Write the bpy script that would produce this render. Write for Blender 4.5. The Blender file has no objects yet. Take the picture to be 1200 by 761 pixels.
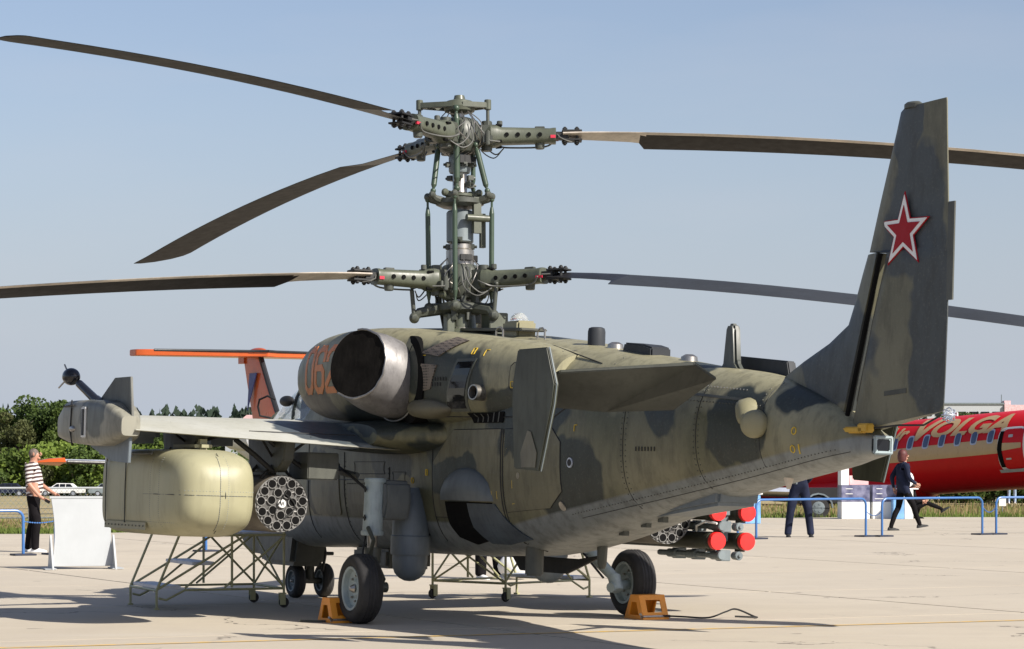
import bpy, bmesh, math, random
from mathutils import Vector, Matrix
from mathutils.bvhtree import BVHTree
from mathutils import noise as mnoise
random.seed(7)
PI = math.pi
R_ = math.radians
S = bpy.context.scene
COL = S.collection

# ------------------------------------------------------------------ camera
cam_d = bpy.data.cameras.new('camera')
cam = bpy.data.objects.new('camera', cam_d); COL.objects.link(cam)
cam.location = (0, 0, 1.55); cam.rotation_euler = (R_(90), 0, 0)
cam_d.sensor_width = 36; cam_d.lens = 99.6; cam_d.shift_y = 0.1313
cam_d.clip_start = 0.5; cam_d.clip_end = 8000
S.camera = cam
S.render.resolution_x = 1024; S.render.resolution_y = 649

# ------------------------------------------------------------------ light
SUN = Vector((1.05, -0.80, 1.0)).normalized()          # direction towards the sun
EL = math.asin(SUN.z); AZ = math.atan2(SUN.x, SUN.y)
w = bpy.data.worlds.new('World'); S.world = w; w.use_nodes = True
wn = w.node_tree.nodes; wl = w.node_tree.links
sky = wn.new('ShaderNodeTexSky'); sky.sky_type = 'NISHITA'; sky.sun_disc = False
sky.sun_elevation = EL; sky.sun_rotation = AZ
sky.altitude = 0; sky.air_density = 1.0; sky.dust_density = 1.1; sky.ozone_density = 3.0
hs = wn.new('ShaderNodeHueSaturation'); hs.inputs['Saturation'].default_value = 0.86; wl.new(sky.outputs[0], hs.inputs['Color'])
tn = wn.new('ShaderNodeMix'); tn.data_type = 'RGBA'; tn.blend_type = 'MULTIPLY'; tn.inputs[0].default_value = 1; tn.inputs[7].default_value = (1.05, 1.0, 1.05, 1)
wl.new(hs.outputs[0], tn.inputs[6])
wc = wn.new('ShaderNodeTexCoord'); ws = wn.new('ShaderNodeSeparateXYZ'); wl.new(wc.outputs['Generated'], ws.inputs[0])
wr = wn.new('ShaderNodeMapRange'); wr.interpolation_type = 'SMOOTHSTEP'; wl.new(ws.outputs[2], wr.inputs[0])
for i_, v_ in ((1, -.02), (2, .17), (3, .95), (4, 0.0)): wr.inputs[i_].default_value = v_
hz = wn.new('ShaderNodeMix'); hz.data_type = 'RGBA'; wl.new(wr.outputs[0], hz.inputs[0]); wl.new(tn.outputs[2], hz.inputs[6]); hz.inputs[7].default_value = (4.35, 4.85, 5.75, 1)
# thin, barely visible high cloud
cm = wn.new('ShaderNodeMapping'); cm.inputs['Scale'].default_value = (2.0, 2.0, 9.0); wl.new(wc.outputs['Generated'], cm.inputs[0])
cn = wn.new('ShaderNodeTexNoise'); cn.inputs['Scale'].default_value = 2.6; cn.inputs['Detail'].default_value = 6; wl.new(cm.outputs[0], cn.inputs['Vector'])
cr_ = wn.new('ShaderNodeMapRange'); cr_.inputs[1].default_value = .50; cr_.inputs[2].default_value = .78; cr_.inputs[4].default_value = .16; wl.new(cn.outputs['Fac'], cr_.inputs[0])
cx = wn.new('ShaderNodeMix'); cx.data_type = 'RGBA'; wl.new(cr_.outputs[0], cx.inputs[0]); wl.new(hz.outputs[2], cx.inputs[6]); cx.inputs[7].default_value = (5.9, 5.7, 6.0, 1)
wl.new(cx.outputs[2], wn['Background'].inputs[0]); wn['Background'].inputs[1].default_value = 0.076
sd = bpy.data.lights.new('sun', 'SUN'); sd.energy = 5.0; sd.angle = R_(0.53); sd.color = (1, 0.94, 0.85)
so = bpy.data.objects.new('sun', sd); COL.objects.link(so)
so.rotation_euler = SUN.to_track_quat('Z', 'Y').to_euler(); so.location = (30, -20, 40)
S.view_settings.view_transform = 'Standard'; S.view_settings.look = 'None'
S.view_settings.exposure = 0.60; S.view_settings.gamma = 1

# ------------------------------------------------------------------ helpers
def tag(o, label=None, cat=None, group=None, kind=None):
    if label: o['label'] = label
    if cat: o['category'] = cat
    if group: o['group'] = group
    if kind: o['kind'] = kind
    return o
def empty(name, M, label=None, cat=None, group=None):
    o = bpy.data.objects.new(name, None); COL.objects.link(o); o.empty_display_size = 0.3
    if isinstance(M, Matrix): o.matrix_world = M
    else: o.location = M
    return tag(o, label, cat, group)
def copy_tree(o, parent=None):
    c = o.copy(); COL.objects.link(c)
    if parent is not None:
        mi = o.matrix_parent_inverse.copy(); c.parent = parent; c.matrix_parent_inverse = mi
    for ch in list(o.children): copy_tree(ch, c)
    return c
def rot_to(d):
    return Vector(d).to_track_quat('Z', 'Y').to_matrix()
def sgp(v, e): return math.copysign(abs(v)**e, v)

class MB:
    def __init__(s): s.v = []; s.f = []; s.mi = []; s.cur = 0
    def add(s, vs, fs):
        b = len(s.v); s.v += [tuple(x) for x in vs]
        for f in fs: s.f.append([i+b for i in f]); s.mi.append(s.cur)
        return s
    def box(s, c, d, M=None, taper=1.0):
        vs = []
        for k in (-1, 1):
            t = taper if k > 0 else 1
            for x, y in ((-1,-1),(1,-1),(1,1),(-1,1)):
                vs.append(Vector((x*d[0]/2*t, y*d[1]/2*t, k*d[2]/2)))
        if M is not None: vs = [M @ q for q in vs]
        c = Vector(c)
        return s.add([q+c for q in vs], [(3,2,1,0),(4,5,6,7),(0,1,5,4),(1,2,6,5),(2,3,7,6),(3,0,4,7)])
    def cyl(s, a, b, r, r2=None, n=12, cap=True):
        a = Vector(a); b = Vector(b); r2 = r if r2 is None else r2
        M = rot_to(b-a); vs = []
        for p, q in ((a, r), (b, r2)):
            for i in range(n):
                t = 2*PI*i/n; vs.append(p + M @ Vector((q*math.cos(t), q*math.sin(t), 0)))
        fs = [(i, (i+1)%n, n+(i+1)%n, n+i) for i in range(n)]
        if cap: fs += [tuple(range(n-1,-1,-1)), tuple(range(n, 2*n))]
        return s.add(vs, fs)
    def lathe(s, prof, o=(0,0,0), d=(0,0,1), n=24, sx=1, sy=1, caps=True):
        M = rot_to(d); o = Vector(o); vs = []; m = len(prof)
        for r, h in prof:
            for i in range(n):
                t = 2*PI*i/n; vs.append(o + M @ Vector((r*sx*math.cos(t), r*sy*math.sin(t), h)))
        fs = []
        for j in range(m-1):
            for i in range(n):
                fs.append((j*n+i, j*n+(i+1)%n, (j+1)*n+(i+1)%n, (j+1)*n+i))
        if caps:
            fs.append(tuple(range(n-1,-1,-1))); fs.append(tuple((m-1)*n+i for i in range(n)))
        return s.add(vs, fs)
    def loft(s, rings, cap=True):
        n = len(rings[0]); vs = [p for r in rings for p in r]; fs = []
        for j in range(len(rings)-1):
            for i in range(n):
                fs.append((j*n+i, j*n+(i+1)%n, (j+1)*n+(i+1)%n, (j+1)*n+i))
        if cap: fs.append(tuple(range(n-1,-1,-1))); fs.append(tuple((len(rings)-1)*n+i for i in range(n)))
        return s.add(vs, fs)
    def tube(s, pts, r, n=8, r2=None):
        pts = [Vector(p) for p in pts]; rings = []; prev = None
        for i, p in enumerate(pts):
            d = (pts[min(i+1, len(pts)-1)] - pts[max(i-1, 0)]).normalized()
            if prev is None:
                u = d.orthogonal().normalized()
            else:
                u = (prev - d*prev.dot(d)).normalized()
            prev = u; v = d.cross(u)
            rr = r if r2 is None else r + (r2-r)*i/(len(pts)-1)
            rings.append([p + u*rr*math.cos(2*PI*k/n) + v*rr*math.sin(2*PI*k/n) for k in range(n)])
        return s.loft(rings)
    def prism(s, poly, fn, a, b):
        """poly of 2-D points; fn(u,v,w)->3-D point; extruded over w in a..b"""
        n = len(poly)
        vs = [fn(u, v, a) for u, v in poly] + [fn(u, v, b) for u, v in poly]
        return s.add(vs, [tuple(range(n-1,-1,-1)), tuple(range(n, 2*n))] + [(i, (i+1)%n, n+(i+1)%n, n+i) for i in range(n)])
    def frame(s, outer, inner, fn, a, b):
        n = len(outer); vs = []
        for w_ in (a, b):
            vs += [fn(u, v, w_) for u, v in outer] + [fn(u, v, w_) for u, v in inner]
        fs = []
        for i in range(n):
            j = (i+1)%n
            fs += [(i, n+i, n+j, j), (2*n+i, 2*n+j, 3*n+j, 3*n+i), (i, j, 2*n+j, 2*n+i), (n+i, 3*n+i, 3*n+j, n+j)]
        return s.add(vs, fs)
    def sphere(s, c, r, n=16, sc=(1,1,1), m=10, M=None):
        prof = [(max(1e-4, math.sin(PI*j/m)), -math.cos(PI*j/m)) for j in range(m+1)]
        vs = []
        for a, h in prof:
            for i in range(n):
                t = 2*PI*i/n; q = Vector((a*math.cos(t)*r*sc[0], a*math.sin(t)*r*sc[1], h*r*sc[2]))
                if M is not None: q = M @ q
                vs.append(q+Vector(c))
        fs = []
        for j in range(m):
            for i in range(n): fs.append((j*n+i, j*n+(i+1)%n, (j+1)*n+(i+1)%n, (j+1)*n+i))
        return s.add(vs, fs)
    def build(s, name, mat, parent=None, smooth=35, bevel=0, fix=True):
        me = bpy.data.meshes.new(name); me.from_pydata(s.v, [], s.f)
        mats = mat if isinstance(mat, (list, tuple)) else [mat]
        for m in mats: me.materials.append(m)
        if len(mats) > 1:
            for p, i in zip(me.polygons, s.mi): p.material_index = i
        if fix or bevel:
            bm = bmesh.new(); bm.from_mesh(me)
            bmesh.ops.remove_doubles(bm, verts=bm.verts, dist=1e-5)
            if fix: bmesh.ops.recalc_face_normals(bm, faces=bm.faces)
            if bevel:
                es = [e for e in bm.edges if len(e.link_faces) == 2 and e.calc_face_angle(0) > R_(30)]
                bmesh.ops.bevel(bm, geom=es, offset=bevel, segments=2, affect='EDGES', clamp_overlap=True)
            bm.to_mesh(me); bm.free()
        if smooth:
            for p in me.polygons: p.use_smooth = True
            me.set_sharp_from_angle(angle=R_(smooth))
        me.update()
        o = bpy.data.objects.new(name, me); COL.objects.link(o)
        if parent is not None: o.parent = parent
        return o

# ------------------------------------------------------------------ materials
def nodes(name):
    m = bpy.data.materials.new(name); m.use_nodes = True
    return m, m.node_tree.nodes, m.node_tree.links, m.node_tree.nodes['Principled BSDF']
def mixc(n, l, fac, a, b, mode='MIX'):
    x = n.new('ShaderNodeMix'); x.data_type = 'RGBA'; x.blend_type = mode
    for sock, val in ((x.inputs[0], fac), (x.inputs[6], a), (x.inputs[7], b)):
        if isinstance(val, bpy.types.NodeSocket): l.new(val, sock)
        elif isinstance(val, (int, float)): sock.default_value = val
        else: sock.default_value = (*val, 1)
    return x.outputs[2]
def math_(n, l, op, a, b=None, c=None, clamp=False):
    x = n.new('ShaderNodeMath'); x.operation = op; x.use_clamp = clamp
    for i, val in enumerate((a, b, c)):
        if val is None: continue
        if isinstance(val, bpy.types.NodeSocket): l.new(val, x.inputs[i])
        else: x.inputs[i].default_value = val
    return x.outputs[0]
def noise_(n, l, vec, scale, detail=4, rough=0.55):
    x = n.new('ShaderNodeTexNoise'); x.inputs['Scale'].default_value = scale
    x.inputs['Detail'].default_value = detail; x.inputs['Roughness'].default_value = rough
    if vec is not None: l.new(vec, x.inputs['Vector'])
    return x.outputs['Fac'], x.outputs['Color']
def ramp_(n, l, fac, a, b):
    x = n.new('ShaderNodeMapRange'); x.inputs[1].default_value = a; x.inputs[2].default_value = b
    l.new(fac, x.inputs[0]); return x.outputs[0]
def coord(n, kind='Object'):
    return n.new('ShaderNodeTexCoord').outputs[kind]
def mapping(n, l, vec, sc):
    x = n.new('ShaderNodeMapping'); l.new(vec, x.inputs[0]); x.inputs['Scale'].default_value = sc; return x.outputs[0]
def bump_(n, l, bs, h, st=0.2, dist=0.01):
    b = n.new('ShaderNodeBump'); b.inputs['Strength'].default_value = st; b.inputs['Distance'].default_value = dist
    l.new(h, b.inputs['Height']); l.new(b.outputs[0], bs.inputs['Normal'])
def paint(name, col, rough=0.45, metal=0.0, var=0.25, scale=3.0, dirt=0.3, bump=0.08, spec=0.5, coat=0):
    m, n, l, b = nodes(name); v = coord(n)
    f, _ = noise_(n, l, v, scale, 6); f2, _ = noise_(n, l, mapping(n, l, v, (1, 1, 0.25)), scale*6, 5, 0.65)
    lo = tuple(c*(1-var) for c in col); hi = tuple(min(1, c*(1+var)) for c in col)
    c = mixc(n, l, ramp_(n, l, f, 0.3, 0.7), lo, hi)
    d = math_(n, l, 'MULTIPLY', ramp_(n, l, f2, 0.5, 0.8), dirt)
    c = mixc(n, l, d, c, tuple(x*0.35 for x in col))
    l.new(c, b.inputs['Base Color'])
    l.new(math_(n, l, 'ADD', math_(n, l, 'MULTIPLY', f2, 0.25), rough-0.12), b.inputs['Roughness'])
    b.inputs['Metallic'].default_value = metal
    b.inputs['Specular IOR Level'].default_value = spec
    b.inputs['Coat Weight'].default_value = coat
    if bump: bump_(n, l, b, f2, bump, 0.01)
    return m
OLIVE = (0.088, 0.088, 0.046); TAN = (0.205, 0.190, 0.118); DARK = (0.033, 0.040, 0.034); BELLY = (0.20, 0.215, 0.21)
def camo(name, patches, lo=OLIVE, hi=TAN, dark=DARK, belly=None, mixr=(0.35, 0.62), base_top=None, dirt=.6):
    m, n, l, b = nodes(name); v = coord(n)
    _, nc = noise_(n, l, v, 1.6, 3)
    w_ = n.new('ShaderNodeVectorMath'); w_.operation = 'SUBTRACT'; l.new(nc, w_.inputs[0]); w_.inputs[1].default_value = (.5, .5, .5)
    w2 = n.new('ShaderNodeVectorMath'); w2.operation = 'SCALE'; l.new(w_.outputs[0], w2.inputs[0]); w2.inputs['Scale'].default_value = 0.7
    w3 = n.new('ShaderNodeVectorMath'); w3.operation = 'ADD'; l.new(v, w3.inputs[0]); l.new(w2.outputs[0], w3.inputs[1])
    p = w3.outputs[0]; cur = None
    for (x, y, z, rx, ry, rz) in patches:
        a = n.new('ShaderNodeVectorMath'); a.operation = 'SUBTRACT'; l.new(p, a.inputs[0]); a.inputs[1].default_value = (x, y, z)
        d = n.new('ShaderNodeVectorMath'); d.operation = 'DIVIDE'; l.new(a.outputs[0], d.inputs[0]); d.inputs[1].default_value = (rx, ry, rz)
        e = n.new('ShaderNodeVectorMath'); e.operation = 'LENGTH'; l.new(d.outputs[0], e.inputs[0])
        cur = e.outputs['Value'] if cur is None else math_(n, l, 'MINIMUM', cur, e.outputs['Value'])
    f, _ = noise_(n, l, v, 0.8, 2); f2, _ = noise_(n, l, mapping(n, l, v, (1, 1, 0.3)), 9, 8, 0.7); f3, _ = noise_(n, l, v, 45, 4, 0.6)
    c = mixc(n, l, ramp_(n, l, f, *mixr), lo, hi)
    if base_top is not None:     # lighter tan along the spine, its sunlit look raised in the colour
        sx = n.new('ShaderNodeSeparateXYZ'); l.new(p, sx.inputs[0])
        zz = math_(n, l, 'MULTIPLY_ADD', sx.outputs[0], -0.09, sx.outputs[2])
        c = mixc(n, l, ramp_(n, l, zz, base_top-0.1, base_top+0.1), c, tuple(h*1.35 for h in hi))
    if cur is not None:
        mk = ramp_(n, l, cur, 0.95, 1.05); c = mixc(n, l, mk, dark, c)
    if belly is not None:        # light grey underside, the line climbs towards the tail
        sx = n.new('ShaderNodeSeparateXYZ'); l.new(v, sx.inputs[0])
        lim = math_(n, l, 'MAXIMUM', math_(n, l, 'MULTIPLY_ADD', sx.outputs[0], -0.156, belly), 0.93)
        dz = math_(n, l, 'SUBTRACT', sx.outputs[2], lim)
        c = mixc(n, l, ramp_(n, l, dz, -0.012, 0.012), BELLY, c)
    c = mixc(n, l, math_(n, l, 'MULTIPLY', ramp_(n, l, f2, 0.46, 0.75), dirt), c, (0.030, 0.028, 0.022))
    f5, _ = noise_(n, l, mapping(n, l, v, (2.2, 2.2, .35)), 2.2, 5, .6); c = mixc(n, l, math_(n, l, 'MULTIPLY', ramp_(n, l, f5, .55, .75), dirt*.5), c, (.05, .044, .034))
    c = mixc(n, l, math_(n, l, 'MULTIPLY', ramp_(n, l, f3, 0.55, 0.8), 0.18), c, (0.3, 0.28, 0.22))
    l.new(c, b.inputs['Base Color'])
    l.new(math_(n, l, 'ADD', math_(n, l, 'MULTIPLY', f2, 0.3), 0.32), b.inputs['Roughness'])
    hb = math_(n, l, 'ADD', f2, math_(n, l, 'MULTIPLY', f3, 0.3))
    b.inputs['Specular IOR Level'].default_value = .35
    bump_(n, l, b, hb, 0.10, 0.01)
    return m
M = {}
M['camo'] = camo('camouflage_paint', [
    (-1.35, .6, 2.35, .75, 3, .30), (-1.3, .6, 1.55, .55, 3, .25), (-3.4, .6, 1.35, .55, 3, .42), (-2.7, .6, 2.0, .75, 3, .28),
    (-5.95, .4, 1.75, .35, 3, .36), (-6.7, .2, 2.3, .55, 3, .35), (-4.9, .4, 2.15, .30, 3, .40), (0.2, .6, 1.5, .5, 3, .22),
    (1.9, 1, 2.75, .3, 3, .25), (2.3, .6, 1.35, .5, 3, .3), (1.3, 1.2, 1.95, 1.0, 3, .18), (4.6, .5, 1.1, .5, 3, .3), (-.2,.6,1.9,.9,3,.16)], belly=0.567, base_top=2.40)
M['camo_fin'] = camo('camouflage_paint_fin', [(-6.9, 0, 2.35, .55, 3, .42), (-6.55, 0, 1.75, .25, 3, .3), (-7.75, 0, 4.15, .2, 3, .55), (-7.9, 0, 3.35, .42, 3, .52), (-8.2, 0, 2.5, .38, 3, .75)],
                     lo=(0.10, 0.098, 0.064), hi=(0.15, 0.142, 0.095), dark=(0.055, 0.062, 0.062))
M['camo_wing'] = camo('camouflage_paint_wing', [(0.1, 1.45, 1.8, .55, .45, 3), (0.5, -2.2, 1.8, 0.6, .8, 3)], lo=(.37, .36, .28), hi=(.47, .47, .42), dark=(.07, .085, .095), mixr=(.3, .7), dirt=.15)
M['camo_blister'] = paint('blister_blue_grey_paint', (.085, .095, .095), .5, var=.3, scale=2, dirt=.4)
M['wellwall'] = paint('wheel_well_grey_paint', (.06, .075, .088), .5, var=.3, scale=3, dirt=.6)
M['patch'] = paint('olive_patch_paint', (.11, .10, .065), .5)
M['lining'] = paint('scorched_duct_lining', (.009, .008, .007), .9, var=.5, scale=6, dirt=.6, spec=.1, bump=.4)
M['camo_endplate'] = paint('endplate_green_paint', (.044, .047, .033), .5, var=.35, scale=2, dirt=.5, spec=.3)
M['camo_dark'] = paint('dark_green_grey_paint', (0.062, 0.064, 0.052), 0.5, var=.3, scale=2, dirt=.5)
M['belly'] = paint('light_grey_blue_paint', (.13, .155, .175), 0.5, var=.15, dirt=.35)
M['podtan'] = paint('sand_paint_container', (0.33, 0.312, 0.195), 0.46, var=.12, scale=1.5, dirt=.3, spec=.4)
M['grey'] = paint('grey_green_metal_paint', (0.06, 0.065, 0.052), 0.42, var=.18, dirt=.5, scale=6)
M['hubg'] = paint('rotor_grip_green_paint', (0.085, 0.093, 0.066), 0.40, var=.15, dirt=.55, scale=6)
M['rodg'] = paint('push_rod_green_paint', (0.042, 0.066, 0.042), 0.38, var=.15, dirt=.4, scale=8)
M['podgrey'] = camo('wingtip_pod_paint', [(.2, 3.6, 1.85, .35, 1, .3)], lo=(.20, .195, .16), hi=(.27, .26, .21), dark=(.11, .115, .10))
M['legs'] = paint('landing_gear_grey_paint', (0.30, 0.36, 0.37), 0.42, var=.12, dirt=.4, scale=6)
M['hose'] = paint('grey_hose', (.11, .11, .10), .5, var=.3, dirt=.4)
M['steel'] = paint('bare_steel', (0.36, 0.34, 0.31), 0.35, metal=.85, var=.2, dirt=.6, scale=10)
M['exhaust'] = paint('heat_stained_steel_exhaust', (0.21, 0.20, 0.195), 0.52, metal=.45, var=.35, dirt=.7, scale=4, bump=.25)
M['black'] = paint('black_matt', (0.012, 0.012, 0.012), 0.6, var=.2, dirt=0)
M['shade_black'] = paint('black_for_shade_and_gaps', (0.006, 0.006, 0.006), 0.9, var=.2, dirt=0, spec=.1)  # flat black painted as the shade inside wells, bores and gaps
M['rubber'] = paint('tyre_rubber', (0.022, 0.021, 0.021), 0.75, var=.25, dirt=.3, scale=8)
M['gloss_black'] = paint('gloss_black_radome', (0.012, 0.013, 0.018), 0.18, var=.1, dirt=0, bump=0)
M['blade'] = paint('rotor_blade_brown_black', (0.008, 0.0055, 0.004), 0.55, var=.3, dirt=.3, scale=1.5, spec=.12)
M['blade_grey'] = paint('rotor_blade_grey', (0.034, 0.037, 0.042), 0.55, var=.15, dirt=.2, scale=1.5, spec=.2)
M['blade_metal'] = paint('blade_leading_edge_metal', (0.50, 0.44, 0.37), 0.45, metal=.1, var=.25, dirt=.5, scale=3)
M['white'] = paint('white_paint', (0.72, 0.72, 0.70), 0.4, var=.06, dirt=.12)
M['offwhite'] = paint('off_white_board', (0.40, 0.42, 0.43), 0.45, var=.04, dirt=.05)
M['yellow'] = paint('yellow_paint', (0.62, 0.42, 0.03), 0.5, var=.1, dirt=.2)
M['ylock'] = paint('yellow_rudder_lock_paint', (0.50, 0.30, 0.03), 0.5, var=.1, dirt=.4)
M['orange_no'] = paint('orange_number_paint', (0.62, 0.19, 0.04), 0.5, var=.12, dirt=.35)
M['red_star'] = paint('red_star_paint', (0.30, 0.008, 0.014), 0.5, var=.05, dirt=.08, spec=.2)
M['redcap'] = paint('red_plastic_cap', (0.80, 0.020, 0.018), 0.4, var=.05, dirt=.05, bump=0)
M['redtag'] = paint('red_ribbon', (0.5, 0.02, 0.05), 0.7, var=.1, dirt=.1)
M['chock'] = paint('orange_chock_paint', (0.78, 0.29, 0.02), 0.45, var=.12, dirt=.35)
M['rail'] = paint('blue_rail_paint', (0.045, 0.14, 0.36), 0.35, var=.08, dirt=.15)
M['lad'] = paint('pale_yellow_green_ladder_paint', (0.36, 0.35, 0.19), 0.45, var=.12, dirt=.4, scale=8)
M['alu'] = paint('tread_aluminium', (0.45, 0.48, 0.55), 0.45, metal=.6, var=.12, dirt=.3)
M['tube'] = paint('missile_tube_dark_green', (0.035, 0.036, 0.022), 0.45, var=.2, dirt=.3)
M['rack'] = paint('launcher_rack_blue_grey', (0.16, 0.19, 0.20), 0.45, var=.2, dirt=.4)
M['podm'] = paint('rocket_pod_brown_grey', (0.12, 0.105, 0.085), 0.45, var=.2, dirt=.4)
M['podplate'] = paint('rocket_pod_plate', (.10, .096, .09), .5, metal=.3, var=.3, dirt=.4, scale=8)
M['podface'] = paint('rocket_pod_face_metal', (0.22, 0.215, 0.205), 0.4, metal=.3, var=.12, dirt=.35, scale=8)
M['orange'] = paint('orange_aircraft_paint', (0.50, 0.09, 0.014), 0.3, var=.06, dirt=.08, coat=.3)
M['jetred'] = paint('red_aircraft_paint', (0.55, 0.008, 0.012), 0.35, var=.04, dirt=.03, bump=0, coat=0, spec=.15)
M['gold'] = paint('gold_stripe_paint', (0.47, 0.32, 0.15), 0.3, var=.06, dirt=.05, bump=0)
M['blue_star'] = paint('blue_star_paint', (0.03, 0.05, 0.22), 0.4)
M['boot'] = paint('black_deicing_boot', (0.015, 0.015, 0.017), 0.45)
M['sandfair'] = paint('sand_fairing_paint', (0.23, 0.212, 0.125), 0.45, var=.1, dirt=.2)
M['winred'] = paint('jet_window_dark', (0.06, 0.09, 0.18), 0.12, var=.1, dirt=0, bump=0)
def glass(name, col=(.7, .82, .95), rough=.03, alpha=.35):
    m, n, l, b = nodes(name)
    b.inputs['Base Color'].default_value = (*col, 1); b.inputs['Roughness'].default_value = rough
    b.inputs['Transmission Weight'].default_value = .75; b.inputs['IOR'].default_value = 1.1
    return m
M['glass'] = glass('canopy_glass')
M['lampglass'] = glass('clear_lamp_glass', (.9, .95, 1), .02)
M['darkglass'] = paint('dark_window_glass', (0.008, 0.009, 0.011), 0.08, var=.1, dirt=0, bump=0)

# ================================================================== HELICOPTER FRAME
HM = Matrix.Translation((-.52, 28.1, 0)) @ Matrix.Rotation(R_(115.8), 4, 'Z') @ Matrix.Rotation(R_(1.8), 4, 'X')
def H(x, y, z): return HM @ Vector((x, y, z))
def ground_z(y): return -y*math.tan(R_(1.8))
heli = empty('attack_helicopter', HM, 'camouflaged helicopter with two stacked rotors and a red star on its fin', 'helicopter')

def interp(tab, x):
    """tab sorted by descending x; smooth interpolation of the other columns"""
    for i in range(len(tab)-1):
        a, b = tab[i], tab[i+1]
        if a[0] >= x >= b[0]:
            t = (a[0]-x)/(a[0]-b[0])
            p0 = tab[max(i-1, 0)]; p3 = tab[min(i+2, len(tab)-1)]
            out = []
            for k in range(1, len(a)):
                m1 = (b[k]-p0[k])/max(1e-6, (p0[0]-b[0]))*(a[0]-b[0]); m2 = (p3[k]-a[k])/max(1e-6, (a[0]-p3[0]))*(a[0]-b[0])
                t2 = t*t; t3 = t2*t
                out.append((2*t3-3*t2+1)*a[k]+(t3-2*t2+t)*m1+(-2*t3+3*t2)*b[k]+(t3-t2)*m2)
            return out
    return tab[-1][1:] if x < tab[-1][0] else tab[0][1:]
def ring(x, hw, zt, zb, zm, nt, nb, yc=0, N=48):
    out = []
    for i in range(N):
        t = 2*PI*i/N; c, s_ = math.cos(t), math.sin(t)
        e = 2/(nt if s_ > 0 else nb)
        out.append(Vector((x, yc+hw*sgp(c, e), zm + (zt-zm if s_ > 0 else zm-zb)*sgp(s_, e))))
    return out
FUS = [ # x, half width, top, bottom, widest z, n top, n bottom
    (5.85, .06, 1.30, 1.12, 1.20, 2, 2), (5.7, .20, 1.46, .96, 1.2, 2.1, 2.1), (5.3, .36, 1.68, .72, 1.2, 2.2, 2.4), (4.7, .47, 1.86, .60, 1.2, 2.4, 2.8),
    (4.2, .53, 1.96, .58, 1.25, 2.5, 3), (3.4, .58, 2.05, .58, 1.3, 2.6, 3.2), (2.75, .61, 2.45, .60, 1.45, 2.6, 3.4), (2.2, .64, 2.85, .60, 1.6, 2.5, 3.4),
    (1.2, .67, 2.86, .60, 1.65, 2.4, 3.4), (0, .70, 2.82, .60, 1.65, 2.3, 3.4), (-1, .72, 2.745, .62, 1.65, 2.3, 3.3), (-2, .70, 2.66, .66, 1.65, 2.3, 3.2),
    (-3, .65, 2.56, .79, 1.64, 2.3, 3.0), (-4, .57, 2.45, .98, 1.68, 2.3, 2.8), (-5, .47, 2.33, 1.17, 1.74, 2.2, 2.6), (-6, .36, 2.22, 1.34, 1.76, 2.1, 2.5),
    (-7, .25, 1.98, 1.49, 1.70, 2.1, 2.6), (-7.25, .17, 1.82, 1.54, 1.66, 3, 3), (-7.5, .10, 1.725, 1.58, 1.655, 4, 4)]
b = MB(); rings = []
xx = 5.85
xs = []
while xx > -7.5: xs.append(xx); xx -= 0.15
xs.append(-7.5)
for x in xs: rings.append(ring(x, *interp(FUS, x)))
b.loft(rings)
fus = b.build('fuselage', M['camo'], heli, 40)
# engine nacelles
NAC = [ # x, y centre, half width, zt, zb, zm, n
    (1.95, .76, .24, 2.58, 2.12, 2.36, 2.2), (1.85, .76, .31, 2.66, 2.03, 2.36, 2.3), (1.5, .76, .39, 2.76, 1.94, 2.36, 2.4), (1.0, .76, .44, 2.81, 1.9, 2.36, 2.5),
    (.3, .75, .46, 2.82, 1.88, 2.35, 2.6), (-.3, .70, .44, 2.80, 1.86, 2.33, 2.6), (-.9, .60, .41, 2.75, 1.86, 2.31, 2.6), (-1.6, .50, .40, 2.69, 1.86, 2.28, 2.5), (-2.4, .38, .34, 2.60, 1.9, 2.22, 2.4), (-3.2, .25, .3, 2.45, 1.95, 2.2, 2.3)]
nac_l = None
for sy in (1, -1):
    b = MB(); rings = []
    x = 1.95
    while x >= -3.2:
        yc, hw, zt, zb, zm, nn = interp(NAC, x)
        r = ring(x, hw, zt, zb, zm, nn, nn, yc, 40); rings.append([Vector((p.x, p.y*sy, p.z)) for p in r]); x -= 0.12
    b.loft(rings)
    o = b.build('engine_cowling', M['camo'], heli, 40)
    b = MB(); b.lathe([(.24, 0), (.22, .02), (.10, .05), (.001, .16)], (1.94, .76*sy, 2.36), (1, 0, 0), 20)
    b.build('intake_cone', M['grey'], o)
    if sy > 0: nac_l = o
# wing root fairing
for sy in (1, -1):
    b = MB(); rings = []
    for y, x0, x1, z0, z1 in ((.5, 1.4, -1.35, 1.96, 1.57), (.72, 1.3, -1.15, 1.94, 1.575), (.95, 1.15, -.9, 1.90, 1.585), (1.2, 1.0, -.60, 1.86, 1.61)):
        r = []
        for i in range(28):
            t = 2*PI*i/28; r.append(Vector(((x0+x1)/2+(x0-x1)/2*sgp(math.cos(t), .8), y*sy, (z0+z1)/2+(z0-z1)/2*sgp(math.sin(t), .8))))
        rings.append(r)
    b.loft(rings); b.build('wing_root_fairing', M['camo'], heli, 40)

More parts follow.
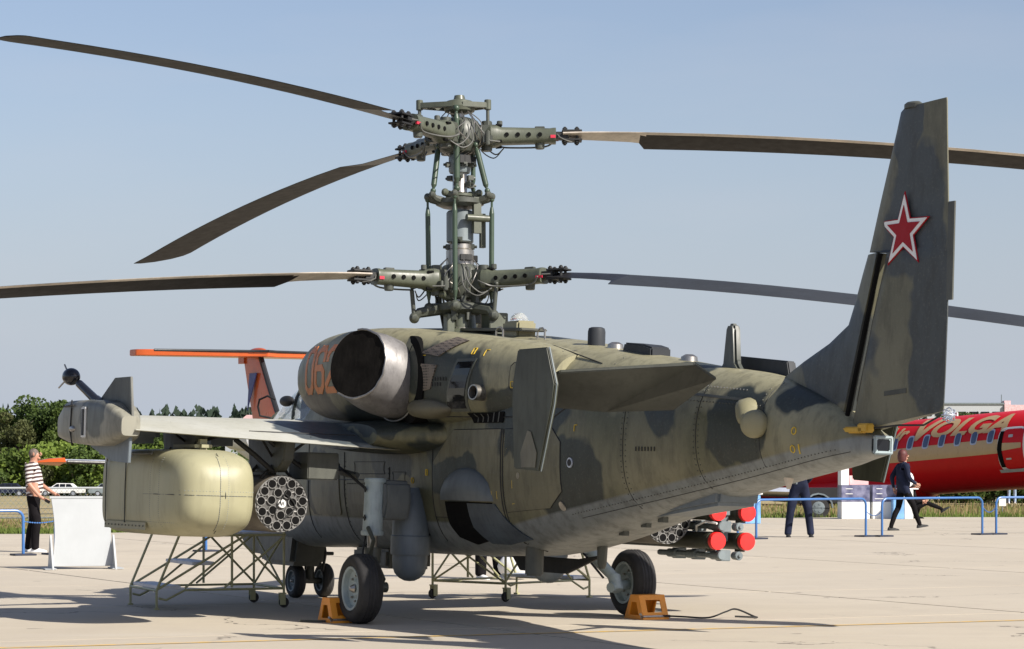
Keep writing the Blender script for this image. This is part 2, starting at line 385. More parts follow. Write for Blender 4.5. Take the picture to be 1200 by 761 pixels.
# BVH of the port skin for surface fitted pieces
def bvh_of(objs):
    vs, fs = [], []
    for o in objs:
        k = len(vs); vs += [v.co.copy() for v in o.data.vertices]; fs += [[i+k for i in p.vertices] for p in o.data.polygons]
    return BVHTree.FromPolygons(vs, fs)
SKIN = bvh_of([fus, nac_l])
def skin(x, z, off=0.004, y0=4, bv=None):
    hit = (bv or SKIN).ray_cast(Vector((x, y0, z)), Vector((0, -1, 0)))
    if hit[0] is None: return None
    nrm = hit[1]
    if nrm.y < 0: nrm = -nrm
    return hit[0] + nrm*off
def skin_top(x, y, off=0.0):
    hit = SKIN.ray_cast(Vector((x, y, 5)), Vector((0, 0, -1)))
    return hit[0].z + off
def conform(name, poly, mat, parent=heli, off=0.006, step=0.06, bv=None, proj=None):
    """a thin plate that follows the skin: poly in (x, z)"""
    bm = bmesh.new()
    vs = [bm.verts.new((p[0], 0, p[1])) for p in poly]; bm.faces.new(vs)
    x0 = min(p[0] for p in poly); x1 = max(p[0] for p in poly); z0 = min(p[1] for p in poly); z1 = max(p[1] for p in poly)
    for a, c0, c1, ax in ((0, x0, x1, Vector((1,0,0))), (2, z0, z1, Vector((0,0,1)))):
        k = c0+step
        while k < c1:
            co = Vector((0,0,0)); co[a] = k
            bmesh.ops.bisect_plane(bm, geom=bm.verts[:]+bm.edges[:]+bm.faces[:], plane_co=co, plane_no=ax); k += step
    bad = []
    for v in bm.verts:
        q = (proj or skin)(v.co.x, v.co.z, off)
        if q is None: bad.append(v)
        else: v.co = q
    if bad: bmesh.ops.delete(bm, geom=bad, context='VERTS')
    # skirt so that the plate has thickness
    be = [e for e in bm.edges if len(e.link_faces) == 1]
    if be:
        r = bmesh.ops.extrude_edge_only(bm, edges=be)
        for v in [g for g in r['geom'] if isinstance(g, bmesh.types.BMVert)]: v.co.y -= off+0.004
    bmesh.ops.recalc_face_normals(bm, faces=bm.faces)
    me = bpy.data.meshes.new(name); bm.to_mesh(me); bm.free(); me.materials.append(mat)
    o = bpy.data.objects.new(name, me); COL.objects.link(o); o.parent = parent
    return o
def seamline(pts, name='panel_seam', r=0.006, mat=None, closed=False, off=0.001, proj=None, parent=heli):
    b = MB(); out = []
    pts = list(pts)+([pts[0]] if closed else [])
    for i in range(len(pts)-1):
        (x0, z0), (x1, z1) = pts[i], pts[i+1]; L = math.hypot(x1-x0, z1-z0); n = max(2, int(L/.07))
        for k in range(n + (1 if i == len(pts)-2 else 0)):
            t = k/n; q = (proj or skin)(x0+(x1-x0)*t, z0+(z1-z0)*t, off)
            if q is not None: out.append(q)
    if len(out) > 1: b.tube(out, r, 5); return b.build(name, mat or M['black'], parent)
def rrect(x0, z0, x1, z1, c=.04):
    return [(x0+c, z0), (x1-c, z0), (x1, z0+c), (x1, z1-c), (x1-c, z1), (x0+c, z1), (x0, z1-c), (x0, z0+c)]

# ---- fuselage details on the port flank
def inset(poly, d):
    cx = sum(p[0] for p in poly)/len(poly); cz = sum(p[1] for p in poly)/len(poly)
    return [(cx+(p[0]-cx)*(1-d), cz+(p[1]-cz)*(1-d)) for p in poly]
M['panel'] = camo('camouflage_paint_panels', [(-1.3, .6, 1.3, .5, 3, .22), (-.1, 0, 1.6, .6, 3, .2), (-2.6, 0, 1.7, .5, 3, .2), (3.0, 0, 1.1, .6, 3, .3)], lo=(.105, .10, .062), hi=(.17, .155, .095), belly=.567)
P1 = [(-.86, .98), (-2.28, .98), (-2.28, 1.80), (-1.30, 1.80), (-.86, 1.50)]
conform('access_door', P1, M['panel'], off=.008); seamline(P1, closed=True, r=.008)
P2 = [(-2.36, 1.05), (-3.1, 1.10), (-3.35, 1.25), (-3.35, 1.68), (-3.2, 1.80), (-2.36, 1.80)]
conform('access_door', P2, M['panel'], off=.008); seamline(P2, closed=True, r=.007)
seamline([(-.9, 1.93), (-1.7, 1.92), (-3.2, 1.90), (-3.75, 2.15)], r=.007)
seamline([(-2.32, 1.8), (-2.32, .70)], r=.008); seamline([(-.84, 2.6), (-.84, .75)], r=.006)
seamline([(.25, 1.45), (.25, .65)], r=.006); seamline([(1.5, 1.6), (1.5, .65)], r=.006); seamline([(2.6, 1.7), (2.6, .7)], r=.006)
seamline([(-4.35, 2.3), (-4.35, 1.05)], r=.004); seamline([(-5.4, 2.18), (-5.4, 1.3)], r=.004)
seamline([(.25, 1.32), (1.5, 1.32), (2.6, 1.3)], r=.005)
conform('access_panel', rrect(.35, .95, 1.4, 1.27), M['panel'], off=.008)
conform('access_panel', rrect(1.65, .95, 2.5, 1.4), M['panel'], off=.008)
# tall narrow window with frame, mesh grilles, black vent
W1 = [(-1.76, 2.00), (-1.48, 2.00), (-1.70, 2.42), (-1.92, 2.42)]
conform('window_frame', [(-1.79, 1.97), (-1.45, 1.97), (-1.67, 2.45), (-1.95, 2.45)], M['grey'], off=.008)
conform('window_pane', W1, M['darkglass'], off=.013)
conform('cooling_vent', rrect(-2.30, 1.86, -1.72, 1.96, .01), M['shade_black'], off=.012)
for k in range(5): seamline([(-1.82-.1*k, 1.865), (-1.82-.1*k, 1.955)], 'vent_slat', .006, M['camo_dark'], off=.014)
# mesh grilles on the cowling behind the exhaust
def grille(poly, name='mesh_grille'):
    conform(name, poly, M['grille'], off=.012)
m_, n_, l_, b_ = nodes('wire_mesh'); v_ = coord(n_)
wx = n_.new('ShaderNodeTexVoronoi'); wx.inputs['Scale'].default_value = 38; wx.inputs['Randomness'].default_value = 0.1; l_.new(v_, wx.inputs['Vector'])
l_.new(mixc(n_, l_, ramp_(n_, l_, wx.outputs['Distance'], .25, .45), (.006, .006, .006), (.16, .13, .10)), b_.inputs['Base Color'])
M['grille'] = m_
grille([(-1.05, 2.52), (-1.42, 2.66), (-1.66, 2.62), (-1.36, 2.48)])
grille([(-1.08, 2.42), (-1.36, 2.40), (-1.26, 2.18), (-1.10, 2.16)])
# round pipe outlet with thin bracket, small side scoop
q = skin(-2.05, 2.13); d = Vector((-.25, 1, .05)).normalized()
b = MB(); b.lathe([(.072, -.05), (.072, .10), (.06, .10), (.056, .02), (.001, .02)], q, d, 20); pz = b.build('drain_pipe', M['steel'], heli)
b = MB(); b.lathe([(.055, .03), (.001, .031)], q, d, 20); b.build('pipe_bore', M['shade_black'], pz)
q = skin(-1.0, 1.97); b = MB(); rings = []
for t in range(9):
    u = t/8; x = -.92-.62*u; a = .11*math.sin(PI*min(1, .25+u*.75))**.6; q = skin(x, 2.0, 0)
    rings.append([Vector((x, q.y+.0+a*1.1*max(0, math.cos(k*PI/8-PI/2)), 2.0+a*math.cos(k*PI/8)*.9)) for k in range(9)] + [Vector((x, q.y-.06, 2.0-a*.9)), Vector((x, q.y-.06, 2.0+a*.9))])
b.loft(rings); b.build('side_blister', M['patch'], heli)
# blue-grey round blister by the lower flank, with the wheel well below
b = MB(); rings = []
for t in range(13):
    u = t/12*2-1; x = -1.60-.54*u; rz = .31*math.sqrt(max(.0004, 1-u*u)); ry = .15*math.sqrt(max(.0004, 1-u*u))
    rings.append([Vector((x, skin(x, 1.14+rz*math.sin(k*PI/20)*1.0, 0).y-.01+ry*math.cos(k*PI/20), 1.14+rz*math.sin(k*PI/20))) for k in range(11)]+[Vector((x, .5, 1.14+rz)), Vector((x, .5, 1.14))])
b.loft(rings); sc_o = b.build('wheel_well_blister', M['camo_blister'], heli)
conform('wheel_well_shade', [(-1.12, 1.13), (-2.1, 1.13), (-2.0, .95), (-1.75, .78), (-1.45, .74), (-1.2, .80), (-1.12, .92)], M['shade_black'], sc_o, off=.012)  # surface plate painted black for the shaded cavity of the well
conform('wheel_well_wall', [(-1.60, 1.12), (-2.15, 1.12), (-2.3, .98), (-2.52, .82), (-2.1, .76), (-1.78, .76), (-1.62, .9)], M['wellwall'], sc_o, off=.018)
# small tan tear-drop fairing on the tail boom
b = MB(); q = skin(-5.55, 1.93, 0); rings = []
for t in range(13):
    u = t/12; a = .115*max(0.02, (1-(2*u-1)**4))**.5
    cz = 2.03-.25*u; cx = -6.02-.14*u; q = skin(cx, cz, 0)
    if q is None: q = Vector((cx, .4, cz))
    rings.append([q + Vector((a*math.cos(k*PI/6), .10+.04*u if 0 else a*.95*max(-.3, math.sin(k*PI/6))+.0, 0)) for k in range(12)])
b.loft(rings); b.build('tail_blister', M['sandfair'], heli)
q = skin(-6.20, 1.82, 0); b = MB(); b.lathe([(.02, -.05), (.112, -.05), (.112, .08), (.106, .11), (.08, .135), (.03, .145), (.001, .146)], q, (-.75, .65, -.1), 24)
b.build('warning_sensor', M['sandfair'], heli)
# round port badge, data plates, small yellow stencils
def disc(x, z, r, mat, name, off=.01, n=14): return conform(name, [(x+r*math.cos(2*PI*k/n), z+r*math.sin(2*PI*k/n)) for k in range(n)], mat, off=off, step=.5)
disc(-3.52, 1.50, .045, M['alu'], 'filler_cap'); disc(-3.52, 1.50, .030, M['black'], 'filler_cap_centre', .014)
disc(-2.62, 1.38, .03, M['steel'], 'fastener'); disc(-3.3, 1.12, .04, M['steel'], 'fastener')
def stencil(x, z, kind, s=.028, mat='yellow'):
    k = kind
    if k == 0: seamline([(x-s*.7, z-s), (x+s*.7, z-s), (x+s*.7, z+s), (x-s*.7, z+s)], 'stencil_mark', .0045, M[mat], True, .004)
    elif k == 1: seamline([(x, z-s*1.3), (x, z+s*1.3)], 'stencil_mark', .006, M[mat], False, .004)
    elif k == 2: seamline([(x+s*math.cos(a*PI/4), z+s*math.sin(a*PI/4)) for a in range(8)], 'stencil_mark', .0045, M[mat], True, .004)
    else: seamline([(x+s, z-s), (x+s, z+s), (x-s*.4, z+s)], 'stencil_mark', .0045, M[mat], False, .004)
for x, z, k in ((-1.86, 2.52, 0), (-2.05, 2.50, 3), (-2.5, 2.2, 0), (-1.12, 2.47, 3), (-1.04, 2.05, 2), (-1.40, 2.00, 2), (-2.9, 1.98, 3), (-2.1, 1.2, 1), (-2.2, 1.2, 1), (-2.1, 1.0, 1),
                (-2.24, 1.45, 3), (-2.4, 1.6, 2), (-2.5, 1.3, 1), (-2.62, 1.52, 1), (-2.5, 1.1, 3), (-.35, 1.32, 2), (-.70, 1.40, 0), (-.95, 1.42, 3), (-6.70, 1.76, 2), (-6.68, 1.62, 2), (-6.76, 1.62, 1), (-3.6, 1.8, 3), (-.3, 1.1, 1)):
    stencil(x, z, k)
for x, z, n in ((-4.55, 1.62, 7), (-1.3, 2.27, 6), (-1.25, 2.22, 5)):     # rows of tiny illegible stencil strokes
    for k in range(n): stencil(x-.045*k, z, 1, .014, 'black')
conform('riveted_strip', [(-4.1, 2.18), (-6.0, 2.02), (-6.0, 2.00), (-4.1, 2.155)], M['camo_dark'], off=.005)
b = MB()
for k in range(44):
    x = -4.0-.045*k; q = skin(x, 2.24-(x+4)*-.075, 0)
    if q: b.sphere(q, .007, 6, m=4)
tag(b.build('rivet_row', M['steel'], heli), kind='stuff')
def rivets(pts, sp=.045, r=.0062):
    b = MB()
    for i in range(len(pts)-1):
        (x0, z0), (x1, z1) = pts[i], pts[i+1]; n_ = max(2, int(math.hypot(x1-x0, z1-z0)/sp))
        for k in range(n_):
            q = skin(x0+(x1-x0)*k/n_, z0+(z1-z0)*k/n_, .001)
            if q is not None: b.sphere(q, r, 5, m=4)
    return b
rv = MB()
for pts in ([(-2.27, 1.0), (-2.27, 1.78), (-1.32, 1.78)], [(-3.33, 1.27), (-3.33, 1.68), (-3.2, 1.78), (-2.4, 1.78)], [(-4.32, 2.25), (-4.32, 1.1)], [(-4.39, 2.25), (-4.39, 1.1)], [(-5.37, 2.1), (-5.37, 1.35)], [(-5.43, 2.1), (-5.43, 1.35)],
            [(-3.8, 2.12), (-6.3, 1.95)], [(-3.4, 1.05), (-7.2, 1.62)], [(.28, 1.43), (.28, .7)], [(1.47, 1.5), (1.47, .7)], [(.3, 1.28), (1.45, 1.28)], [(-6.2, 2.1), (-6.2, 1.5)], [(-2.35, .72), (-2.35, 1.78)], [(-.87, .95), (-.87, 1.48)], [(-2.9, 2.5), (-2.9, 1.95)], [(-3.8, 2.42), (-3.8, 2.2)]):
    q_ = rivets(pts); rv.add(q_.v, q_.f)
tag(rv.build('rivet', M['camo_dark'], heli), kind='stuff')
seamline([(-6.25, 2.15), (-6.25, 1.48)], r=.004); seamline([(-2.9, 2.52), (-2.9, 1.93)], r=.004)
seamline([(-3.5, 1.02), (-7.3, 1.60)], r=.003)
for x0, z0, x1, z1 in ((.55, 1.0, .95, 1.2), (1.75, 1.0, 2.3, 1.3), (-.15, 1.15, .15, 1.4), (-.5, .8, -.1, 1.0), (-2.45, 2.15, -2.8, 2.4), (.4, 1.38, 1.2, 1.5)):
    seamline(rrect(x1, z0, x0, z1, .03), 'hatch_seam', .0035, None, True)
# tactical number 062 on the cowling (tall stencil digits)
def stroke_digit(segs, x, z, w_, h_, t=.055):
    for (u0, v0, u1, v1) in segs:
        x0, z0, x1, z1 = x-u0*w_, z+v0*h_, x-u1*w_, z+v1*h_
        dx, dz = x1-x0, z1-z0; L = math.hypot(dx, dz); px, pz = -dz/L*t/2, dx/L*t/2
        ex, ez = dx/L*t*.3, dz/L*t*.3
        yield [(x0-ex+px, z0-ez+pz), (x1+ex+px, z1+ez+pz), (x1+ex-px, z1+ez-pz), (x0-ex-px, z0-ez-pz)]
ZERO = [(0, .12, 0, .88), (0, .88, .25, 1), (.25, 1, .75, 1), (.75, 1, 1, .88), (1, .88, 1, .12), (1, .12, .75, 0), (.75, 0, .25, 0), (.25, 0, 0, .12)]
SIX = [(0, .12, 0, .88), (0, .88, .25, 1), (.25, 1, .75, 1), (.75, 1, 1, .88), (1, .88, 1, .72), (1, .12, .75, 0), (.75, 0, .25, 0), (.25, 0, 0, .12), (1, .12, 1, .42), (1, .42, .75, .54), (.75, .54, 0, .54)]
TWO = [(0, .72, 0, .88), (0, .88, .25, 1), (.25, 1, .75, 1), (.75, 1, 1, .88), (1, .88, 1, .62), (1, .62, 0, .12), (0, .0, 1, 0), (0, .0, 0, .14)]
for dg, x in ((ZERO, 1.36), (SIX, 1.03), (TWO, .70)):
    polys = list(stroke_digit(dg, x, 2.20, .235, .42, .066))
    for i, pl in enumerate(polys): conform('number_stroke', pl, M['orange_no'], off=.004+.0012*(i % 3), step=.08)

# ---- exhaust
ec = Vector((-.49, .80, 2.25)); ed = Vector((-.62, 1, .22)).normalized(); off = Vector((-.15, 0, .16))
def sup(center, ax, a, c, n=44, e=.94, lean=0):
    u = Vector((0, 0, 1)); s_ = ax.cross(u).normalized(); u = s_.cross(ax).normalized()
    return [center + s_*a*sgp(math.cos(2*PI*k/n), e) + u*c*sgp(math.sin(2*PI*k/n), e) for k in range(n)]
def duct(h, a, c, base=Vector((0, 1, 0))):
    t = h/.52; ax = (base*(1-t)+ed*t).normalized(); t2 = t**1.5
    return sup(ec+Vector((off.x*t2, h*1.22, off.z*t2)), ax, a, c)
b = MB(); b.loft([sup(Vector((-.74, y, 2.28)), Vector((.12, 1, 0)).normalized(), a, c, e=1) for y, a, c in ((.5, .43, .42), (.93, .42, .42), (.95, .36, .36))]); rec = b.build('exhaust_recess', M['shade_black'], heli)  # solid black disc painted as the dark gap around the duct
b = MB(); b.loft([duct(h, a, c) for h, a, c in ((0, .32, .32), (.10, .36, .355), (.2, .382, .378), (.28, .385, .38), (.36, .378, .375), (.42, .362, .362), (.47, .345, .352), (.505, .326, .340), (.52, .318, .334), (.515, .312, .326), (.46, .308, .32))], cap=False)
ex = b.build('exhaust_duct', M['exhaust'], heli, 60)
b = MB(); b.loft([duct(h, a, c) for h, a, c in ((.521, .314, .330), (.50, .308, .322), (.3, .31, .31), (.1, .29, .28), (.08, .01, .01))]); b.build('exhaust_lining', M['lining'], ex, 50)
b = MB(); rim = duct(.42, .31, .31)
for f_ in (5, 2): b.tube([rim[f_].lerp(rim[22-f_], k/10)+Vector((0, 0, .012*math.sin(k*1.7))) for k in range(11)], .007, 5)
tag(b.build('exhaust_baffle', M['steel'], ex), kind='stuff')
b = MB(); rim = duct(.524, .320, .336); b.tube([p+Vector((0, .004*math.sin(i*2.1), .003*math.sin(i*1.3))) for i, p in enumerate(rim[10:38])], .011, 6); b.build('exhaust_lip', M['steel'], ex)
b = MB(); rim = duct(.14, .40, .388); b.tube(rim+[rim[0]], .009, 6); b.build('exhaust_clamp_band', M['steel'], ex)

# ---- canopy
b = MB(); rings = []
CAN = [(4.75, .30, 1.98), (4.4, .40, 2.12), (4.0, .44, 2.34), (3.5, .46, 2.55), (3.0, .46, 2.70), (2.6, .46, 2.76)]
for x, hw, zt in CAN:
    rings.append([Vector((x, hw*math.cos(PI*k/14), 1.84+(zt-1.84)*max(0, math.sin(PI*k/14))**.8)) for k in range(15)])
b.loft(rings, cap=False); can = b.build('cockpit_canopy', M['glass'], heli, 60)
b = MB()
for x, hw, zt in (CAN[1], CAN[3]): b.tube([Vector((x, (hw+.01)*math.cos(PI*k/14), 1.84+(zt-1.83)*max(0, math.sin(PI*k/14))**.8)) for k in range(15)], .022, 6)
for sy in (.45, -.45): b.tube([(4.6, sy*.9, 1.9), (4, sy, 1.9), (2.9, sy, 1.92)], .02, 6)
b.build('canopy_frame', M['grey'], can)
b = MB(); b.tube([(4.35, .40, 2.0), (4.37, .52, 2.02), (4.36, .55, 2.12), (4.32, .55, 2.20), (4.2, .5, 2.24), (4.12, .44, 2.2)], .012, 6); b.build('grab_handle', M['black'], can)
b = MB(); b.sphere((3.55, .52, 2.17), .1, 12, (1.7, .6, .6)); b.build('mirror_pod', M['black'], can)
b = MB(); b.box((3.4, 0, 2.05), (.5, .5, .5)); b.sphere((3.5, 0, 2.38), .13); b.build('pilot_seat', M['black'], heli, bevel=.03)

# ---- fin and rudder
def airfoil_t(u): return 2.2*(.2969*math.sqrt(max(u, 1e-6))-.126*u-.3516*u*u+.2843*u**3-.1015*u**4)/.6
def fin_surface(rows, th, n=14):
    """rows: (z, x_le, x_te); th(z) max thickness over full chord ; returns rings"""
    rings = []
    for z, xl, xt, z2 in rows:
        c = xl-xt; r = []
        us = [0.5-.5*math.cos(PI*k/n) for k in range(n+1)]
        t = th(z)
        for u in us: r.append(Vector((xl-c*u, t/2*airfoil_t(u)*.9+.002, z+(z2-z)*u)))
        for u in us[::-1][1:-1]: r.append(Vector((xl-c*u, -t/2*airfoil_t(u)*.9-.002, z+(z2-z)*u)))
        rings.append(r)
    return rings
# rudder hinge runs x = -7.10 (z 1.76) to -7.5 (z 3.12)
b = MB(); rows = []
FIN = [(1.78, -6.0, -7.06), (2.0, -6.0, -7.13), (2.2, -6.05, -7.19), (2.32, -6.35, -7.23), (2.45, -6.72, -7.27), (2.58, -7.0, -7.31), (2.75, -7.09, -7.37), (2.95, -7.18, -7.43), (3.105, -7.255, -7.475)]
rings = []
for z, xl, xt in FIN:
    c = xl-xt; T = .20-.035*(z-1.8); r = []
    for k in range(11):
        u = k/10; r.append(Vector((xl-c*u, T/2*(u**.5 if u < 1 else 1), z)))
    for k in range(10, 0, -1):
        u = k/10; r.append(Vector((xl-c*u, -T/2*u**.5, z)))
    rings.append(r)
b.loft(rings); fin = b.build('tail_fin', M['camo_fin'], heli, 40)
b = MB(); rings = []
def hx(z): return -7.10-.295*(z-1.76)
RUD = [(1.745, 1.90, -7.15, -8.30), (2.1, 2.12, hx(2.1)-.055, -8.31), (2.6, 2.6, hx(2.6)-.055, -8.32), (3.0, 3.0, hx(3.0)-.055, -8.315), (3.10, 3.10, hx(3.1)-.05, -8.31), (3.125, 3.125, -7.265, -8.31), (3.5, 3.5, -7.40, -8.29), (4.0, 4.0, -7.59, -8.255), (4.155, 4.175, -7.645, -8.245), (4.175, 4.20, -7.68, -8.24)]
for z, z2, xl, xt in RUD:
    c = xl-xt; full = z > 3.11; T = .20-.035*(z-1.8); r = []
    for k in range(15):
        u = k/14
        t = T/2*(airfoil_t(u) if full else (1-u)**.85*min(1, (u*18+.25)**.5)*(.80 if z > 2.9 else 1))+.004
        r.append((u, t))
    rings.append([Vector((xl-c*u, t, z+(z2-z)*u)) for u, t in r] + [Vector((xl-c*u, -t, z+(z2-z)*u)) for u, t in r[::-1][:-1]])
b.loft(rings); rud = b.build('rudder', M['camo_fin'], heli, 40)
b = MB(); b.box((-8.34, 0, 3.07), (.08, .012, .72)); b.build('trim_tab', M['camo_dark'], rud)
b = MB(); b.tube([(hx(1.8)-.0, .085, 1.8), (hx(3.1), .055, 3.1)], .019, 8); b.build('hinge_gap', M['shade_black'], heli)
b = MB(); b.lathe([(.07, 0), (.07, .03), (.05, .045)], (-7.8, 0, 4.17), (0, 0, 1), 14, 1.4, .7); b.build('fin_tip_light', M['camo_dark'], rud)
# star, fitted on the rudder's port side
RB = bvh_of([rud, fin])
def rproj(x, z, off): return skin(x, z, off, bv=RB)
def star(cx, cz, r, rot=0, ri=.40): return [(cx+(r if k % 2 == 0 else r*ri)*math.sin(rot+PI*k/5), cz+(r if k % 2 == 0 else r*ri)*math.cos(rot+PI*k/5)) for k in range(10)]
sxc, szc = -7.80, 3.245
sq = .98
def sproj(x, z, off):
    ys = [q.y for q in (rproj(x, zz, off) for zz in (2.98, 3.04, 3.09, 3.16, 3.3, 3.45)) if q is not None]
    return Vector((x, max(ys)+.003, z)) if ys else None
def stretch(pts, fx): return [(sxc+(x-sxc)*fx, z) for x, z in pts]
conform('star_border', stretch(star(sxc, szc, .30), 1.05), M['red_star'], rud, off=.004, step=.05, proj=sproj)
conform('star_outline', stretch(star(sxc, szc, .275), 1.05), M['white'], rud, off=.008, step=.05, proj=sproj)
conform('star', stretch(star(sxc, szc, .195), 1.05), M['red_star'], rud, off=.012, step=.05, proj=sproj)
seamline([(-7.20, 1.92), (-7.62, 3.12)], 'fin_seam', .005, M['camo_dark'], proj=rproj, parent=rud)
conform('stencil_plate', [(-7.62, 2.02), (-7.88, 2.04), (-7.88, 2.075), (-7.62, 2.055)], M['camo_dark'], rud, off=.004, proj=rproj)
# yellow rudder lock, tail light box
b = MB(); b.box((-7.28, .14, 1.765), (.38, .05, .05)); b.cyl((-7.08, .08, 1.75), (-7.08, .20, 1.75), .05, n=14); b.box((-7.47, .13, 1.78), (.14, .07, .07)); lk = b.build('rudder_lock', M['ylock'], heli, bevel=.01)
b = MB(); b.lathe([(.03, 0), (.062, 0), (.062, .03), (.03, .03)], (-7.06, .16, 1.75), (-.3, 1, 0), 14); b.build('lock_ring', M['shade_black'], lk)
b = MB(); b.tube([(-7.4, .12, 1.77), (-7.8, .05, 1.80), (-8.05, .0, 1.80), (-8.3, .0, 1.88)], .008, 6); b.build('lock_cord', M['black'], lk)
b = MB(); b.frame([(-.085, -.07), (.085, -.07), (.085, .07), (-.085, .07)], [(-.058, -.045), (.058, -.045), (.058, .045), (-.058, .045)], lambda u, v, w_: Vector((-7.5-w_, u, 1.655+v)), 0, .03); b.build('tail_light_frame', M['legs'], heli, bevel=.008)
b = MB(); b.box((-7.508, 0, 1.655), (.012, .18, .09)); b.build('tail_light', M['darkglass'], heli)
b = MB(); b.sphere((-8.37, .0, 1.87), .038, 14); b.build('tail_lamp', M['lampglass'], heli)
b = MB()
for k in range(4): b.tube([Vector((-8.34, 0, 1.87))+Matrix.Rotation(k*PI/4, 3, 'X') @ Vector((-.03+.05*math.cos(a*PI/6), .055*math.sin(a*PI/6), 0)) for a in range(13)], .005, 5)
b.build('lamp_guard', M['alu'], heli)
# sensor box under the boom and small belly aerials
b = MB(); b.prism([(-4.0, 1.06), (-4.3, 1.05), (-5.38, 1.165), (-5.42, 1.38), (-3.9, 1.15)], lambda u, v, w_: Vector((u, w_, v)), -.2, .2); b.build('ventral_fairing', M['belly'], heli, bevel=.03)
b = MB(); b.lathe([(.015, -.02), (.06, .12), (.075, .16)], (-6.3, .08, 1.33), (0, 0, 1), 10); b.build('boom_aerial', M['blade_metal'], heli)
b = MB(); b.cyl((-2.25, .3, .47), (-2.25, .3, .82), .085, n=20); b.build('belly_can', M['camo_dark'], heli, bevel=.015)
b = MB(); rings = []
for z, a, x0 in ((.56, .035, -2.78), (.60, .055, -2.78), (.78, .065, -2.78), (.90, .075, -2.76), (.98, .15, -2.76)):
    rings.append([Vector((x0+a*math.cos(2*PI*k/14), -.12+a*.7*math.sin(2*PI*k/14), z)) for k in range(14)])
b.loft(rings); b.build('belly_post', M['camo_dark'], heli)
for x, z in ((-4.0, 1.0), (-4.3, 1.05), (-3.6, .92)):
    b = MB(); b.box((x, .1, z-.02), (.10, .05, .05)); b.build('belly_bracket', M['camo_dark'], heli)

# ---- things on the spine
zt = lambda x: skin_top(x, 0)
b = MB(); b.box((-1.17, 0, zt(-1.17)+.05), (.34, .20, .17)); bc = b.build('beacon_base', M['sandfair'], heli, bevel=.02)
b = MB(); b.lathe([(.085, 0), (.085, .02), (.075, .045), (.045, .075), (.001, .085)], (-1.17, 0, zt(-1.17)+.135), (0, 0, 1), 16); b.build('beacon_lamp', M['lampglass'], bc)
b = MB(); b.lathe([(.08, -.04), (.08, .12), (.072, .15), (.05, .16), (.001, .16)], (-2.78, 0, zt(-2.78)), (0, 0, 1), 18); b.build('spine_cap', M['blade_grey'], heli)
b = MB(); b.prism([(-3.45, -.03), (-4.0, -.08), (-4.0, .02), (-3.85, .05), (-3.5, .08)], lambda u, v, w_: Vector((u, w_, zt(-3.6)+v)), -.10, .10); b.build('spine_aerial_box', M['blade_grey'], heli, bevel=.015)
for x, r in ((-3.15, .07), (-4.5, .07)):
    b = MB(); b.lathe([(r*1.1, -.02), (r, .03), (r*.5, .05), (.001, .05)], (x, .0, zt(x)), (0, 0, 1), 14); b.build('filler_dome', M['steel'], heli)
b = MB(); b.prism([(-5.02, 2.25), (-5.12, 2.34), (-5.16, 2.62), (-5.19, 2.66), (-5.27, 2.66), (-5.30, 2.62), (-5.33, 2.34), (-5.42, 2.25)], lambda u, v, w_: Vector((u, w_, v+.01)), -.035, .035); b.build('blade_aerial', M['grey'], heli, bevel=.02)
b = MB(); b.prism([(-4.85, 2.3), (-5.0, 2.42), (-5.9, 2.345), (-5.95, 2.2), (-4.9, 2.25)], lambda u, v, w_: Vector((u, w_, v)), -.20, -.12); b.build('spine_screen', M['blade_grey'], heli, bevel=.01)
for x, y in ((-1.2, .22), (-1.85, .1), (2.3, .6)):
    z0 = skin_top(x, y); b = MB(); b.tube([(x+.08, y, z0-.02), (x+.075, y, z0+.07), (x+.03, y, z0+.10), (x-.03, y, z0+.10), (x-.075, y, z0+.07), (x-.08, y, z0-.02)], .01, 6); b.build('lifting_eye', M['steel'], heli)
b = MB(); z0 = zt(.2)
b.build if 0 else None
b = MB(); b.prism([(1.6, 0), (-1.5, -.12), (-1.5, -.09), (1.6, .03)], lambda u, v, w_: Vector((u, w_, zt(1.5)+v)), -.14, .14)
b.build('spine_deck_plate', M['camo_dark'], heli, bevel=.01)
b = MB(); b.tube([(-1.9, .25, skin_top(-1.9, .25)), (-2.6, .33, skin_top(-2.6, .33)), (-3.6, .36, skin_top(-3.6, .36))], .006, 5); b.build('spine_seam', M['black'], heli)

